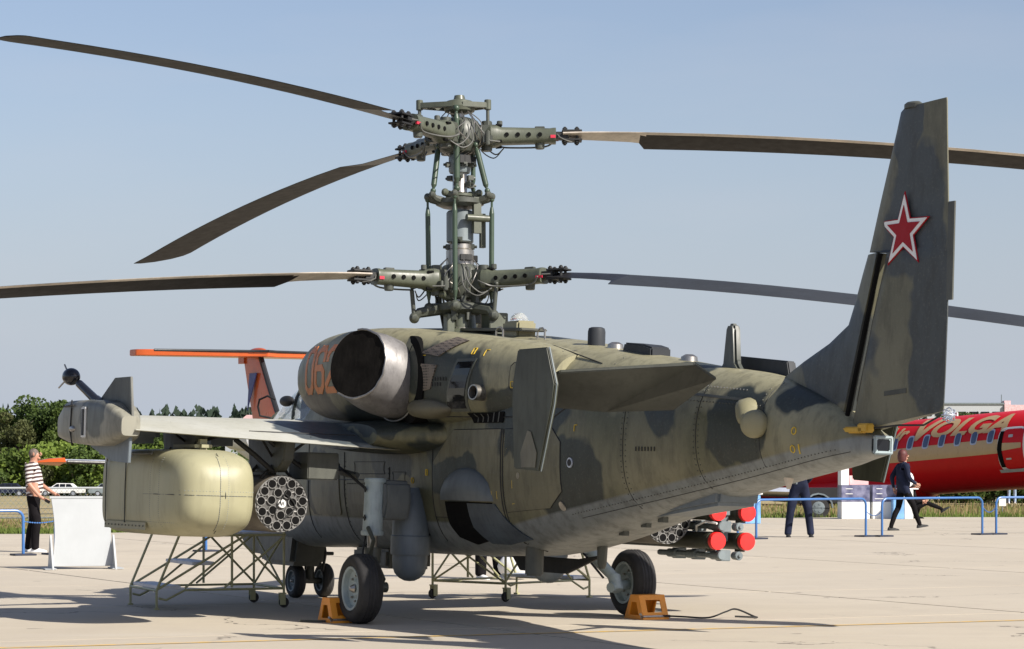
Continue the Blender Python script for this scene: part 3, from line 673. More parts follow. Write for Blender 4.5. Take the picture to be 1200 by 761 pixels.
# ---- wings, wingtip pods
def wing_section(y, xl, zl, xt, zt_, th):
    r = []; n = 12; us = [0.5-.5*math.cos(PI*k/n) for k in range(n+1)]
    for u in us: r.append(Vector((xl+(xt-xl)*u, y, zl+(zt_-zl)*u+th/2*airfoil_t(u)+.004+th*.10*math.sin(PI*u))))
    for u in us[::-1][1:-1]: r.append(Vector((xl+(xt-xl)*u, y, zl+(zt_-zl)*u-th/2*airfoil_t(u)-.004+th*.10*math.sin(PI*u))))
    return r
for sy in (1, -1):
    b = MB(); b.loft([wing_section(y*sy, .85, zl, -.55, ztr, th) for y, zl, ztr, th in ((.6, 1.88, 1.60, .22), (1.22, 1.88, 1.61, .20), (2.4, 1.87, 1.655, .17), (3.58, 1.86, 1.70, .13))])
    wg = b.build('wing', M['camo_wing'], heli, 40)
    b = MB()
    for y in (1.75, 3.1): b.tube([(-.1+.001*k, y*sy, 1.80) for k in range(2)], .002, 4)
    for y0, y1 in ((1.26, 2.35), (2.4, 3.5)):
        pts = [(-.20, y0*sy, 1.735+.02*(1.5-y0)), (-.20, y1*sy, 1.735+.02*(1.5-y1)+.025)]
        b.tube(pts, .006, 4)
    b.build('flap_seam', M['black'], wg)
    # pod: rounded box, flat chamfered nose at front, rounded aft
    P = empty('wingtip_pod', (0, 0, 0)); P.parent = heli; 
    b = MB(); rings = []
    for x, hw, z0, z1 in ((1.53, .08, 1.66, 1.86), (1.49, .10, 1.64, 1.88), (1.14, .155, 1.60, 1.99), (1.08, .16, 1.59, 2.0), (.4, .17, 1.56, 2.0), (0, .17, 1.56, 1.99), (-.22, .155, 1.59, 1.95), (-.38, .13, 1.62, 1.89), (-.50, .09, 1.65, 1.83)):
        zc = (z0+z1)/2; h = (z1-z0)/2
        rings.append([Vector((x, (3.62+hw*sgp(math.cos(2*PI*k/28), .38))*sy, zc+h*sgp(math.sin(2*PI*k/28), .5))) for k in range(28)])
    b.loft(rings); body = b.build('pod_body', M['podgrey'], P)
    b = MB(); b.prism([(.55, 1.98), (.05, 2.20), (-.42, 2.20), (-.50, 1.80), (.1, 1.9)], lambda u, v, w_: Vector((u, (3.60+w_)*sy, v)), -.012, .012); b.build('upper_fin', M['camo_dark'], P, bevel=.004)
    b = MB(); b.prism([(.75, 1.56), (.1, 1.42), (-.42, 1.40), (-.46, 1.72), (.3, 1.7)], lambda u, v, w_: Vector((u, (3.60+w_)*sy, v)), -.015, .015); b.build('lower_fin', M['belly'], P, bevel=.004)
    if sy > 0:
        b = MB(); b.cyl((.45, 3.62, 1.96), (.88, 3.70, 2.16), .045, .04, 14); b.cyl((.42, 3.62, 1.95), (.52, 3.64, 2.0), .062, .05, 14); b.build('boom', M['gloss_black'], P)
        b = MB(); b.sphere((1.02, 3.74, 2.23), .085, 20, (1.4, 1, 1), 14); b.build('antenna_ball', M['gloss_black'], P)
        b = MB(); b.cyl((1.08, 3.76, 2.28), (1.12, 3.78, 2.35), .008, n=6); b.cyl((1.08, 3.78, 2.19), (1.16, 3.82, 2.12), .008, n=6); b.build('probe_pin', M['steel'], P)
        b = MB(); b.box((.40, 3.790, 1.78), (.14, .02, .30)); b.build('slot_frame', M['white'], P, bevel=.02)
        b = MB(); b.box((.40, 3.802, 1.78), (.06, .012, .25)); b.build('slot', M['black'], P)
        b = MB(); b.sphere((.78, 3.785, 1.72), .05, 12, (1.6, .5, .6)); b.build('side_lamp', M['steel'], P)
        b = MB(); b.tube([(.82, 3.785, 2.0), (.84, 3.790, 1.7), (.80, 3.78, 1.58)], .007, 5); b.tube([(1.10, 3.775, 1.94), (.75, 3.79, 1.95)], .008, 5); b.build('pod_seam', M['black'], P)
    else:
        b = MB(); b.sphere((-.6, -3.62, 1.52), .06, 12); b.build('side_lamp', M['lampglass'], P)

# ---- stabilisers and endplates
STB = [(-4.55, 1.93), (-4.6, 2.06), (-4.9, 2.20), (-5.75, 2.27)]
for sy in (1, -1):
    y0, y1 = .42, 1.62
    b = MB(); Q = [Vector(p) for p in ((-4.52, y1, 1.93), (-4.55, y1, 2.07), (-4.82, 1.55, 2.215), (-5.88, .78, 2.29), (-6.30, .70, 2.17), (-5.62, .66, 1.965), (-5.15, .80, 1.90), (-4.9, 1.35, 1.92))]
    Q = [Vector(p) for p in ((-4.45, y1, 1.95), (-4.80, y1, 2.09), (-5.05, 1.50, 2.20), (-5.70, .62, 2.28), (-6.02, .60, 2.16), (-5.25, .55, 1.93), (-4.9, 1.0, 1.90))]
    Q = [Vector((q.x, q.y*sy, q.z)) for q in Q]
    n_ = len(Q); nv = Vector((.35, 0, .93))*.03
    b.add([q for q in Q]+[q+nv for q in Q], [tuple(range(n_)), tuple(range(2*n_-1, n_-1, -1))]+[(i, (i+1)%n_, n_+(i+1)%n_, n_+i) for i in range(n_)])
    st = b.build('stabilizer', M['camo_dark'], heli, 30, bevel=.006)
    E = [(-4.58, 2.40), (-5.12, 2.40), (-5.27, 2.10), (-5.24, 1.94), (-5.03, 1.40), (-4.57, 1.42), (-4.50, 1.97), (-4.50, 2.12)]
    b = MB(); b.prism(E, lambda u, v, w_: Vector((u, (1.64+w_)*sy, v)), -.022, .022); ep = b.build('endplate', M['camo_endplate'], heli, 30, bevel=.01)
    b = MB(); b.tube([(u-.003, 1.64*sy, v) for u, v in E[1:5]], .006, 5); b.build('edge_highlight', M['rack'], ep)  # pale tube drawn as the lit aft edge of the plate
    b = MB(); b.prism([(-4.72, 1.43), (-4.98, 1.43), (-5.0, 1.55), (-4.88, 1.72), (-4.82, 1.73), (-4.70, 1.55)], lambda u, v, w_: Vector((u, (1.665+w_)*sy, v)), 0, .004); b.build('patch', M['patch'], ep)

# ---- sensor domes under the belly
for sy in (1, -1):
    x, y = -.44, .75*sy
    b = MB(); b.lathe([(.001, .345), (.05, .35), (.10, .375), (.145, .42), (.165, .48), (.170, .55), (.170, .60)][::1], (x, y, 0), (0, 0, 1), 28); dm = b.build('sensor_dome', M['belly'], heli)
    b = MB(); b.lathe([(.186, .60), (.190, .62), (.190, .78), (.180, .79), (.176, .98), (.15, 1.12), (.08, 1.25)], (x, y, 0), (0, 0, 1), 28); b.build('dome_housing', M['belly'], dm, 30)
    b = MB(); b.box((x+.03, y*.82, 1.02), (.22, .24, .2)); b.build('dome_bracket', M['camo_blister'], dm, bevel=.04)
# ---- chin
b = MB(); b.prism([(4.45, .62), (4.55, .45), (5.2, .47), (5.4, .62), (5.35, .8), (4.4, .8)], lambda u, v, w_: Vector((u, w_, v)), -.32, .34); b.build('chin_sensor_housing', M['camo_dark'], heli, bevel=.06)
b = MB(); b.prism([(3.45, .75), (3.55, .36), (4.45, .36), (4.6, .5), (4.6, .75)], lambda u, v, w_: Vector((u, w_, v)), .02, .42); b.build('chin_equipment_box', M['camo_dark'], heli, bevel=.05)
b = MB(); b.box((1.5, .1, .52), (.9, .5, .2)); b.build('belly_equipment_box', M['camo_dark'], heli, bevel=.03)
b = MB(); b.prism([(-.3, .62), (-1.75, .62), (-2.3, .68), (-1.5, .47), (-.5, .47)], lambda u, v, w_: Vector((u, -.42+w_, v)), -.02, .02); b.build('belly_shade_plate', M['black'], heli, bevel=.008)  # black sheet standing in for the shadow under the belly

# ---- landing gear
def wheel(x, y, r, wd, out, name='main_wheel', hub='legs'):
    z = ground_z(y)+r
    b = MB(); h = wd/2
    prof = [(r*.62, -h*.80), (r*.72, -h*.98), (r*.86, -h*.95), (r*.955, -h*.72), (r*.985, -h*.45)]
    for g in (-.3, 0, .3): prof += [(r, h*(g-.11)), (r*.985, h*(g-.07)) , (r*.985, h*(g+.07)), (r, h*(g+.11))]
    prof += [(r*.985, h*.45), (r*.955, h*.72), (r*.86, h*.95), (r*.72, h*.98), (r*.62, h*.80)]
    b.lathe(prof, (x, y, z), (0, 1, 0), 40, caps=False); ty = b.build(name, M['rubber'], heli, 40)
    b = MB(); b.lathe([(.001, -h*.45), (r*.2, -h*.5), (r*.3, -h*.3), (r*.53, -h*.45), (r*.56, -h*.85), (r*.63, -h*.90), (r*.64, -h*.7), (r*.64, h*.7), (r*.63, h*.90), (r*.56, h*.85), (r*.53, h*.45), (r*.3, h*.3), (r*.2, h*.5), (.001, h*.45)], (x, y, z), (0, 1, 0), 28)
    b.build('rim', M[hub], ty, 30)
    b = MB(); b.lathe([(r*.10, 0), (r*.13, h*.2), (r*.06, h*.5), (.001, h*.52)], (x, y+out*h*.42, z), (0, out, 0), 8)
    for k in range(8): b.cyl(Vector((x+r*.36*math.cos(k*PI/4), y+out*h*.3, z+r*.36*math.sin(k*PI/4))), Vector((x+r*.36*math.cos(k*PI/4), y+out*h*.52, z+r*.36*math.sin(k*PI/4))), r*.035, n=6)
    tag(b.build('hub_nut', M['steel'], ty), kind='stuff')
    return ty
wheel(-.9, 1.45, .33, .24, 1); wheel(-.9, -1.45, .33, .24, 1)
for y in (.17, -.17): wheel(4.02+.0, y, .19, .13, 1, 'nose_wheel', 'rack')
# port leg: thick upper cylinder, thin piston, fork, torque links
b = MB(); b.cyl((-.60, 1.22, .82), (-.60, 1.20, 1.30), .095, .10, 20); b.cyl((-.60, 1.22, .78), (-.60, 1.22, .83), .11, n=20); b.cyl((-.60, 1.20, 1.28), (-.60, 1.20, 1.33), .11, n=20); lg = b.build('main_leg', M['legs'], heli, 35, bevel=.008)
b = MB(); b.cyl((-.62, 1.22, .62), (-.61, 1.22, .8), .05, n=16); b.build('piston', M['steel'], lg)
b = MB(); b.prism([(.0, 1.32), (-.13, 1.30), (-.16, 1.10), (-.08, .92), (-.0, .95)], lambda u, v, w_: Vector((-.62+u*.8, 1.0+w_, v)), -.12, .16); b.build('leg_fairing', M['camo_blister'], lg, bevel=.03)
b = MB(); b.cyl((-.62, 1.22, .66), (-.64, 1.22, .52), .085, .07, 14); b.box((-.76, 1.24, .47), (.40, .06, .10), Matrix.Rotation(R_(-40), 3, 'Y')); b.cyl((-.9, 1.18, .30), (-.9, 1.36, .30), .05, n=12); b.tube([(-.68, 1.30, .86), (-.85, 1.31, .74), (-.75, 1.30, .6)], .022, 8); b.tube([(-.55, 1.15, .85), (-.45, 1.12, .70), (-.55, 1.15, .56)], .018, 8); b.build('fork', M['grey'], lg, bevel=.006)
b = MB()
for z in (1.22, .95):
    b.prism([(0, .03), (.03, 0), (0, -.03), (-.03, 0)], lambda u, v, w_: Vector((-.60+u-.03, 1.318+w_-.004, z+v)), 0, .006)
b.build('leg_marking', M['black'], lg)
b = MB(); b.tube([(-.5, 1.25, 1.22), (-.35, 1.35, 1.34), (.0, 1.35, 1.44), (.35, 1.2, 1.45)], .014, 6); b.tube([(-.55, 1.25, .9), (-.66, 1.34, .6), (-.82, 1.34, .42)], .010, 6); b.build('brake_hose', M['black'], lg)
b = MB(); rings = []
for u in range(9):
    t = u/8; rings.append([Vector((-.35+.75*t, 1.28+.10*math.sin(PI*t)-.1*t+dy, 1.36+.10*t+dz)) for dy, dz in ((0, .02), (.03, 0), (0, -.05), (-.02, 0))])
b.loft(rings); b.build('curved_strut_cover', M['camo_dark'], heli)

# starboard leg leans out from the belly to the wheel
b = MB(); b.tube([(-.45, -.95, .86), (-.75, -1.1, .62), (-1.0, -1.2, .42)], .075, 16, .05); b.cyl((-.40, -.9, .78), (-.40, -1.1, .78), .09, n=14); lg = b.build('main_leg', M['legs'], heli, 35)
b = MB(); b.cyl((-.98, -1.2, .44), (-1.06, -1.2, .30), .065, .06, 14); b.cyl((-1.06, -1.12, .33), (-.92, -1.40, .36), .05, n=14); b.build('fork', M['legs'], lg, bevel=.005); b = MB(); b.box((-.66, -1.04, .70), (.14, .10, .10)); b.build('leg_bracket', M['legs'], lg, bevel=.005)
b = MB(); b.tube([(-.55, -.95, .8), (-.80, -1.02, .58), (-.95, -1.1, .42)], .012, 6); b.build('brake_hose', M['black'], lg)
# nose leg
b = MB(); b.cyl((4.02, 0, .19), (4.1, 0, .75), .05, .07, 14); b.cyl((4.02, -.14, .19), (4.02, .14, .19), .035, n=12); b.box((4.0, 0, .42), (.16, .2, .14)); b.box((3.9, .05, .55), (.14, .26, .08)); nl = b.build('nose_leg', M['camo_dark'], heli, bevel=.006)
b = MB(); b.tube([(3.92, .1, .62), (3.85, .12, .48), (3.9, .1, .32)], .018, 6); b.tube([(3.9, -.1, .66), (3.82, -.1, .5), (3.9, -.1, .3)], .018, 6); b.cyl((3.8, -.25, .60), (3.8, .2, .6), .018, n=8); b.cyl((3.84, -.2, .5), (3.84, .15, .5), .02, n=8); b.build('torque_link', M['black'], nl)

# ---- pylons
for sy in (1, -1):
    for y, z0 in ((2.0, 1.36), (2.88, 1.50)):
        b = MB(); b.prism([(.65, 1.86), (.55, z0), (-.15, z0), (-.35, z0+.12), (-.40, 1.68)], lambda u, v, w_: Vector((u, (y+w_)*sy, v)), -.055, .055); py = b.build('pylon', M['camo_dark'], heli, bevel=.01)
        b = MB()
        for dx in (.35, -.05): b.tube([(dx, (y-.16)*sy, z0-.06), (dx, (y-.05)*sy, z0+.06), (dx, (y+.05)*sy, z0+.06), (dx, (y+.16)*sy, z0-.06)], .016, 6)
        b.tube([(-.3, (y-.25)*sy, 1.70), (-.1, y*sy, z0+.1)], .014, 6); b.tube([(-.2, (y+.25)*sy, 1.72), (0, y*sy, z0+.1)], .012, 6)
        tag(b.build('sway_brace', M['black'], py), kind='stuff')
b = MB(); b.box((-.05, 1.62, 1.43), (.5, .32, .26)); b.build('wing_junction_box', M['camo_dark'], heli, bevel=.01)
b = MB(); b.tube([(-.1, 2.45, 1.66), (-.1, 2.25, 1.52), (-.1, 2.05, 1.36)], .025, 8); b.tube([(-.1, 2.1, 1.66), (-.1, 1.9, 1.5), (-.1, 1.7, 1.38)], .022, 8); b.build('wing_strut', M['black'], heli)
# pale fairings visible between wing and container
for y in (3.25, 2.45):
    b = MB(); b.box((.55, y, 1.70), (.7, .34, .2), taper=1.0); b.build('underwing_fairing', M['offgrey'] if 'offgrey' in M else M['belly'], heli, bevel=.06)
def spline(pts, n=8):
    out = []
    P = [Vector(p) for p in pts]
    for i in range(len(P)-1):
        a = P[max(i-1, 0)]; b0 = P[i]; c0 = P[i+1]; d0 = P[min(i+2, len(P)-1)]
        for k in range(n):
            t = k/n; out.append(.5*((2*b0)+(-a+c0)*t+(2*a-5*b0+4*c0-d0)*t*t+(-a+3*b0-3*c0+d0)*t**3))
    return out+[P[-1]]
# ================================================================== ROTOR SYSTEM
RM = Matrix.Translation((.04, .06, 2.8)) @ Matrix.Rotation(R_(3.2), 4, 'Y') @ Matrix.Rotation(R_(-.6), 4, 'X') @ Matrix.Translation((0, 0, -2.8))
def place(o, M_):
    o.matrix_local = M_; return o
def pol(r, a, z): return Vector((r*math.cos(a), r*math.sin(a), z))
def ha(world_deg): return R_(world_deg-115.8)
UP = [ha(240.5), ha(.5), ha(120.5)]; LO = [ha(210), ha(330), ha(90)]
ZU, ZL = 4.77, 3.31
def mk(name, b, mat, parent=heli, **k):
    o = b.build(name, mat, parent, **k); o.matrix_local = RM if parent is heli else Matrix(); return o
b = MB(); b.lathe([(.20, 2.72), (.19, 2.80), (.15, 2.86), (.15, 2.98), (.125, 3.0), (.125, 3.25), (.14, 3.26), (.14, 3.62), (.115, 3.64), (.115, 3.68), (.08, 3.7), (.078, 4.18), (.072, 4.2), (.072, 4.6), (.085, 4.62), (.085, 4.9), (.05, 4.92), (.05, 5.02)], (0, 0, 0), (0, 0, 1), 28)
mast = mk('rotor_mast', b, M['steel'], smooth=30)
b = MB(); b.lathe([(.12, 3.70), (.135, 3.71), (.135, 4.00), (.12, 4.02)], (0, 0, 0), (0, 0, 1), 28); mk('mast_sleeve', b, M['rack']); b = MB(); b.lathe([(.10, 4.40), (.11, 4.42), (.11, 4.56), (.10, 4.58)], (0, 0, 0), (0, 0, 1), 24); mk('mast_sleeve', b, M['rack'])
b = MB(); b.lathe([(.11, 4.86), (.125, 4.87), (.125, 4.94), (.11, 4.95)], (0, 0, 0), (0, 0, 1), 24); mk('mast_collar', b, M['blade_grey']); b = MB(); b.lathe([(.11, 3.13), (.135, 3.14), (.135, 3.2), (.12, 3.22)], (0, 0, 0), (0, 0, 1), 24); mk('mast_collar', b, M['blade_grey'])
b = MB(); b.lathe([(.22, 2.70), (.21, 2.80), (.16, 2.84), (.15, 2.99)], (0, 0, 0), (0, 0, 1), 24)
b.box((-.33, -.22, 2.84), (.2, .2, .26)); b.box((-.1, .17, 2.86), (.10, .08, .22)); mk('mast_tower', b, M['hubg'], bevel=.006)
def disc_star(b, z, r, arms, t=.07, aw=.07):
    b.lathe([(.12, -t/2), (r*.75, -t/2), (r, -t*.2), (r, t*.3), (r*.7, t/2), (.12, t/2)], (0, 0, z), (0, 0, 1), 30)
    for a, ra, dz in arms:
        b.tube([pol(r*.7, a, z), pol(ra*.9, a, z+dz*.5), pol(ra, a, z+dz)], aw*.6, 8, aw*.4)
        b.sphere(pol(ra, a, z+dz), aw*.55, 8)
LA = [l-.26 for l in LO]; RA = [ha(195), ha(262), ha(345)]; UA = [l-R_(28) for l in UP]
b = MB(); disc_star(b, 3.04, .24, [(a, .47, -.10) for a in LA]+[(a, .32, .0) for a in RA], .12, .10); mk('lower_swashplate', b, M['grey'])
b = MB(); disc_star(b, 3.15, .17, [(a+.5, .24, .02) for a in LA], .05); mk('swashplate_ring', b, M['hubg'])
b = MB(); disc_star(b, 4.10, .24, [(a, .32, .06) for a in UA]+[(a, .33, .05) for a in RA], .09); mk('upper_swashplate', b, M['grey'])
b = MB(); disc_star(b, 4.17, .14, [(a+.5, .2, .02) for a in LA], .05); b.box((-.18, -.10, 3.96), (.05, .08, .36)); b.box((-.10, -.2, 3.82), (.05, .05, .34)); b.cyl((-.2, .02, 3.93), (-.2, -.22, 3.93), .035, n=12); mk('swashplate_ring', b, M['hubg'])
def rod(p, q, r, mat='rodg', thick=1.35, name='push_rod'):
    p = Vector(p); q = Vector(q); d = q-p
    b = MB(); b.cyl(p, p+d*.08, r*.5, n=8); b.cyl(p+d*.07, p+d*.13, r*.6, r*thick*.8, 12); b.cyl(p+d*.13, p+d*.87, r*thick*.8, n=12); b.cyl(p+d*.87, p+d*.93, r*thick*.8, r*.6, 12); b.cyl(p+d*.92, q, r*.5, n=8)
    b.sphere(p, r*1.1, 10, m=6); b.sphere(q, r*1.1, 10, m=6)
    return mk(name, b, M[mat])
for a in RA: rod(pol(.33, a, 4.12), pol(.32, a, 3.05), .024)
for a, u in zip(UA, UP): rod(pol(.31, a, 4.20), pol(.22, u-.75, 4.66), .026)
# the long green rod in front, up to the crank spider
cam_a = ha(262)
rod(pol(.20, cam_a, 5.02), pol(.19, cam_a, 4.22), .030)
rod(pol(.16, cam_a+2.3, 4.95), pol(.16, cam_a+2.3, 4.25), .022)

# crank spider above the upper hub
b = MB(); b.lathe([(.09, 5.00), (.15, 5.02), (.16, 5.06), (.13, 5.12), (.06, 5.14), (.05, 5.18), (.001, 5.18)], (0, 0, 0), (0, 0, 1), 20); sp = mk('crank_spider', b, M['hubg'])
for a0, q_ in ((ha(185), .95), (ha(-8), .68), (ha(100), .8)):
    b = MB(); Ma = Matrix.Rotation(a0, 4, 'Z') @ Matrix.Diagonal((q_, 1, 1, 1))
    def f3(u, v, w_, Ma=Ma): return Ma @ Vector((u, v, 5.08+w_))
    b.frame([(.08, -.15), (.40, -.045), (.45, 0), (.40, .045), (.08, .15), (.08, 0)], [(.14, -.10), (.34, -.03), (.35, 0), (.34, .03), (.14, .10), (.14, 0)], f3, -.035, .02)
    b.cyl(Ma @ Vector((.42, 0, 5.03)), Ma @ Vector((.42, 0, 5.13)), .035, n=12)
    b.box(Ma @ Vector((.24, 0, 5.08)), (.1, .04, .05), Ma.to_3x3())
    b.build('crank_arm', M['hubg'], sp, bevel=.004)
    rod(pol(.42*q_, a0, 5.06), pol(.42*q_, a0, 4.84), .016, 'grey', name='crank_link')
def hub(z, angs, up):
    b = MB(); b.lathe([(.09, -.19), (.17, -.17), (.21, -.11), (.22, 0), (.21, .11), (.17, .16), (.09, .18)], (0, 0, z), (0, 0, 1), 30)
    for a in angs:
        Ma = Matrix.Rotation(a, 4, 'Z')
        b.box(Ma @ Vector((.25, 0, z)), (.22, .20, .20), Ma.to_3x3()); b.cyl(Ma @ Vector((.27, 0, z-.15)), Ma @ Vector((.27, 0, z+.15)), .055, n=16)
        for s in (1, -1): b.cyl(Ma @ Vector((.16, .12*s, z-.13)), Ma @ Vector((.16, .12*s, z+.13)), .03, n=10)
    h = mk('rotor_hub', b, M['grey'], bevel=.006)
    for a in angs:
        G = empty('rotor_blade_assembly', (0, 0, 0)); G.parent = heli
        G.matrix_local = RM @ Matrix.Translation((0, 0, z)) @ Matrix.Rotation(a, 4, 'Z')
        s = -1 if up else 1                     # side of the leading edge
        b = MB(); rings = []
        for x, hy, hz in ((.26, .10, .10), (.31, .135, .115), (.37, .125, .11), (.42, .105, .088), (.80, .10, .078), (.90, .098, .075), (.93, .105, .08), (.96, .105, .08)):
            rings.append([Vector((x, hy*sgp(math.cos(2*PI*k/24), .7), hz*sgp(math.sin(2*PI*k/24), .7))) for k in range(24)])
        b.loft(rings); gp = b.build('blade_grip', M['hubg'], G, 35)
        b = MB()
        for x in (.47, .58, .69, .80):
            for sy in (1, -1): b.cyl((x, sy*.075, .0), (x, sy*.112, .0), .022, n=12)
        for k in range(4):
            t = k*PI/2+.6; b.cyl((.36, .13*math.cos(t), .12*math.sin(t)), (.42, .12*math.cos(t), .115*math.sin(t)), .016, n=6)
        tag(b.build('lightening_hole', M['shade_black'], gp), kind='stuff')
        b = MB(); b.tube(spline([(.30, -.16*s, -.02), (.40, -.22*s, -.06), (.50, -.15*s, -.09), (.85, -.10*s, -.09), (.95, -.12*s, -.02)], 5), .009, 6)
        b.tube(spline([(.18, -.2*s, .08), (.25, -.25*s, -.05), (.36, -.20*s, -.15), (.44, -.13*s, -.10)], 5), .007, 6); b.tube(spline([(.15, -.22*s, .04), (.22, -.28*s, -.1), (.34, -.24*s, -.18), (.42, -.15*s, -.12)], 5), .006, 6)
        b.tube([(.2, .2*s, .05), (.3, .22*s, -.08), (.4, .16*s, -.08)], .008, 6)
        tag(b.build('hydraulic_hose', M['hose'], gp), kind='stuff')
        b = MB(); b.box((.28, .14*s, -.06), (.10, .14, .07)); b.cyl((.28, .21*s, -.12), (.28, .21*s, .02), .025, n=10); b.cyl((.80, 0, -.07), (.80, 0, -.13), .05, .045, 14); b.box((.80, 0, .08), (.10, .06, .03)); b.cyl((.40, -.02, .1), (.40, -.02, .15), .03, n=10); tag(b.build('pitch_horn', M['grey'], gp, bevel=.005), kind='stuff')
        b = MB(); b.box((.955, -.10*s, -.02), (.07, .018, .025)); b.box((.93, .10*s, -.02), (.05, .018, .03)); tag(b.build('red_tag', M['redtag'], gp), kind='stuff')
        # root clamp with bolts
        b = MB(); b.box((1.02, 0, 0), (.13, .13, .07)); b.box((1.12, 0, .045), (.20, .16, .018)); b.box((1.12, 0, -.045), (.20, .16, .018))
        for bx in (1.05, 1.17):
            for sy in (.045, -.045):
                b.cyl((bx, sy, -.085), (bx, sy, .085), .015, n=10); b.cyl((bx, sy, .055), (bx, sy, .074), .026, n=6); b.cyl((bx, sy, -.074), (bx, sy, -.055), .026, n=6)
        tag(b.build('root_clamp', M['black'], gp, bevel=.003), kind='stuff')
        b = MB(); b.tube([(.96, .04*s, .03), (1.0, .10*s, -.03), (1.06, .11*s, -.06), (1.12, .06*s, -.07)], .007, 5); b.tube([(.95, -.05*s, -.02), (1.0, -.12*s, .0), (1.08, -.10*s, .0)], .007, 5); tag(b.build('bonding_cable', M['hose'], gp), kind='stuff')
        # blade
        b = MB(); rings = []; D = ({UP[0]: .30}.get(a, .43)) if up else {LO[0]: .66, LO[1]: 1.0, LO[2]: .9}[a]; pr = 16.0 if a == LO[1] else 9.5; dx_ = 2.0 if up else 1.35
        n = 14; us = [0.5-.5*math.cos(PI*k/n) for k in range(n+1)]
        stations = [(1.03, .10, .09, .075), (1.2, .115, .11, .075), (1.45, .125, .14, .068), (1.70, .13, .17, .062), (1.80, .13, .20, .055), (1.86, .132, .39, .05)]
        r = 2.4
        while r < 6.75: stations.append((r, .133, .397, .046)); r += .45
        stations += [(6.8, .133, .397, .044), (6.95, .10, .40, .04), (7.1, .0, .41, .034), (7.22, -.16, .42, .025), (7.27, -.30, .42, .012)]
        for r, le, te, th in stations:
            pit = R_(pr-4.0*(r-1)/6.25); c = le+te; rr = []
            up_ = [(le-c*u, th/2*airfoil_t(u)*1.35+.0015) for u in us] + [(le-c*u, -th/2*airfoil_t(u)*.65-.0015) for u in us[::-1][1:-1]]
            for y, zz in up_:
                Y = y*math.cos(pit)-zz*math.sin(pit); Z = y*math.sin(pit)+zz*math.cos(pit)
                rr.append(Vector((r, s*Y, Z-D*(max(0, r-.9)/6.35)**dx_)))
            rings.append(rr)
        b.loft(rings)
        m1, m2 = len(stations), len(rings[0])
        nf = (m1-1)*m2
        bl = b.build('rotor_blade', [M['blade'] if (up or a == LO[0]) else M['blade_grey'], M['blade_metal'], M['boot']], G, 30)
        for p in bl.data.polygons:
            c = p.center
            if c.x < 1.85 and a not in (UP[1], LO[0]): p.material_index = 2
            if c.x > 1.0:
                rr_ = c.x; pit = R_(pr-4.0*(rr_-1)/6.25)
                if s*c.y > (.133-.075)*math.cos(pit) and (a in (UP[1], LO[0])) and rr_ < 7 and c.x > 1.05: p.material_index = 1
                if rr_ < 1.8 and a in (UP[1], LO[0]): p.material_index = 1
        b = MB()
        for rr_ in (3.4, 3.55): 
            pit = R_(pr-4.0*(rr_-1)/6.25)
            b.add([(rr_+dx, s*(y*math.cos(pit)), y*math.sin(pit)-D*(rr_/7.25)**2-.034) for dx, y in ((0, .1), (.03, .1), (.13, -.38), (.10, -.38))], [(0, 1, 2, 3)])
            break
        pass
hub(ZU, UP, True); hub(ZL, LO, False)
# pitch links
for a in LO:
    rod(pol(.50, a-.24, ZL-.06), pol(.47, a-.26, 2.93), .020, 'grey', name='pitch_link')
    b = MB(); b.tube([pol(.45, a-.02, ZL-.04), pol(.50, a-.24, ZL-.05)], .035, 8, .025); mk('pitch_horn', b, M['grey'])
# cables and small fittings around the two hubs
b = MB(); random.seed(11)
for z, n_c in ((ZU, 8), (ZL, 9)):
    for k in range(n_c):
        a = random.uniform(0, 2*PI); r0 = .10; pts = []
        for j in range(5): pts.append(pol(r0+.16*math.sin(PI*j/4)+.02, a+.10*j*random.choice((1, -1)), z+.24-.11*j+random.uniform(-.02, .02)))
        b.tube(spline(pts, 4), .0055, 5)
tag(mk('cable_bundle', b, M['steel']), kind='stuff')
b = MB()
for z in (4.28, 4.36, 4.48, 3.30, 3.66, 4.62, 3.72):
    for k in range(5):
        a = random.uniform(0, 2*PI); Ma = Matrix.Rotation(a, 4, 'Z'); b.box(pol(.115, a, z), (.06, .05, .05), Ma.to_3x3()); b.cyl(pol(.12, a, z), pol(.17, a, z), .014, n=8)
for k in range(16):
    a = k*.393+random.uniform(-.1, .1); z = random.choice((2.97, 3.12, 3.2, 3.26)); Ma = Matrix.Rotation(a, 4, 'Z'); r_ = random.uniform(.16, .25); b.box(pol(r_, a, z), (random.uniform(.04, .08), random.uniform(.03, .06), random.uniform(.06, .14)), Ma.to_3x3()); b.cyl(pol(r_-.02, a+.1, z-.12), pol(r_+.03, a+.12, z+.1), .012, n=6)
tag(mk('mast_fitting', b, M['grey'], bevel=.003), kind='stuff')
b = MB()
for k in range(6):
    a = random.uniform(0, 2*PI); b.box(pol(.14, a, ZL+.23), (.07, .08, .06), Matrix.Rotation(a, 3, 'Z')); b.box(pol(.13, a, ZU-.25), (.07, .08, .08), Matrix.Rotation(a, 3, 'Z'))
tag(mk('hub_fitting', b, M['black'], bevel=.004), kind='stuff')

# ================================================================== STORES (each hangs from its pylon)
def store(name, x, y, z, label, cat, group=None): return empty(name, HM @ Matrix.Translation((x, y, z)), label, cat, group)
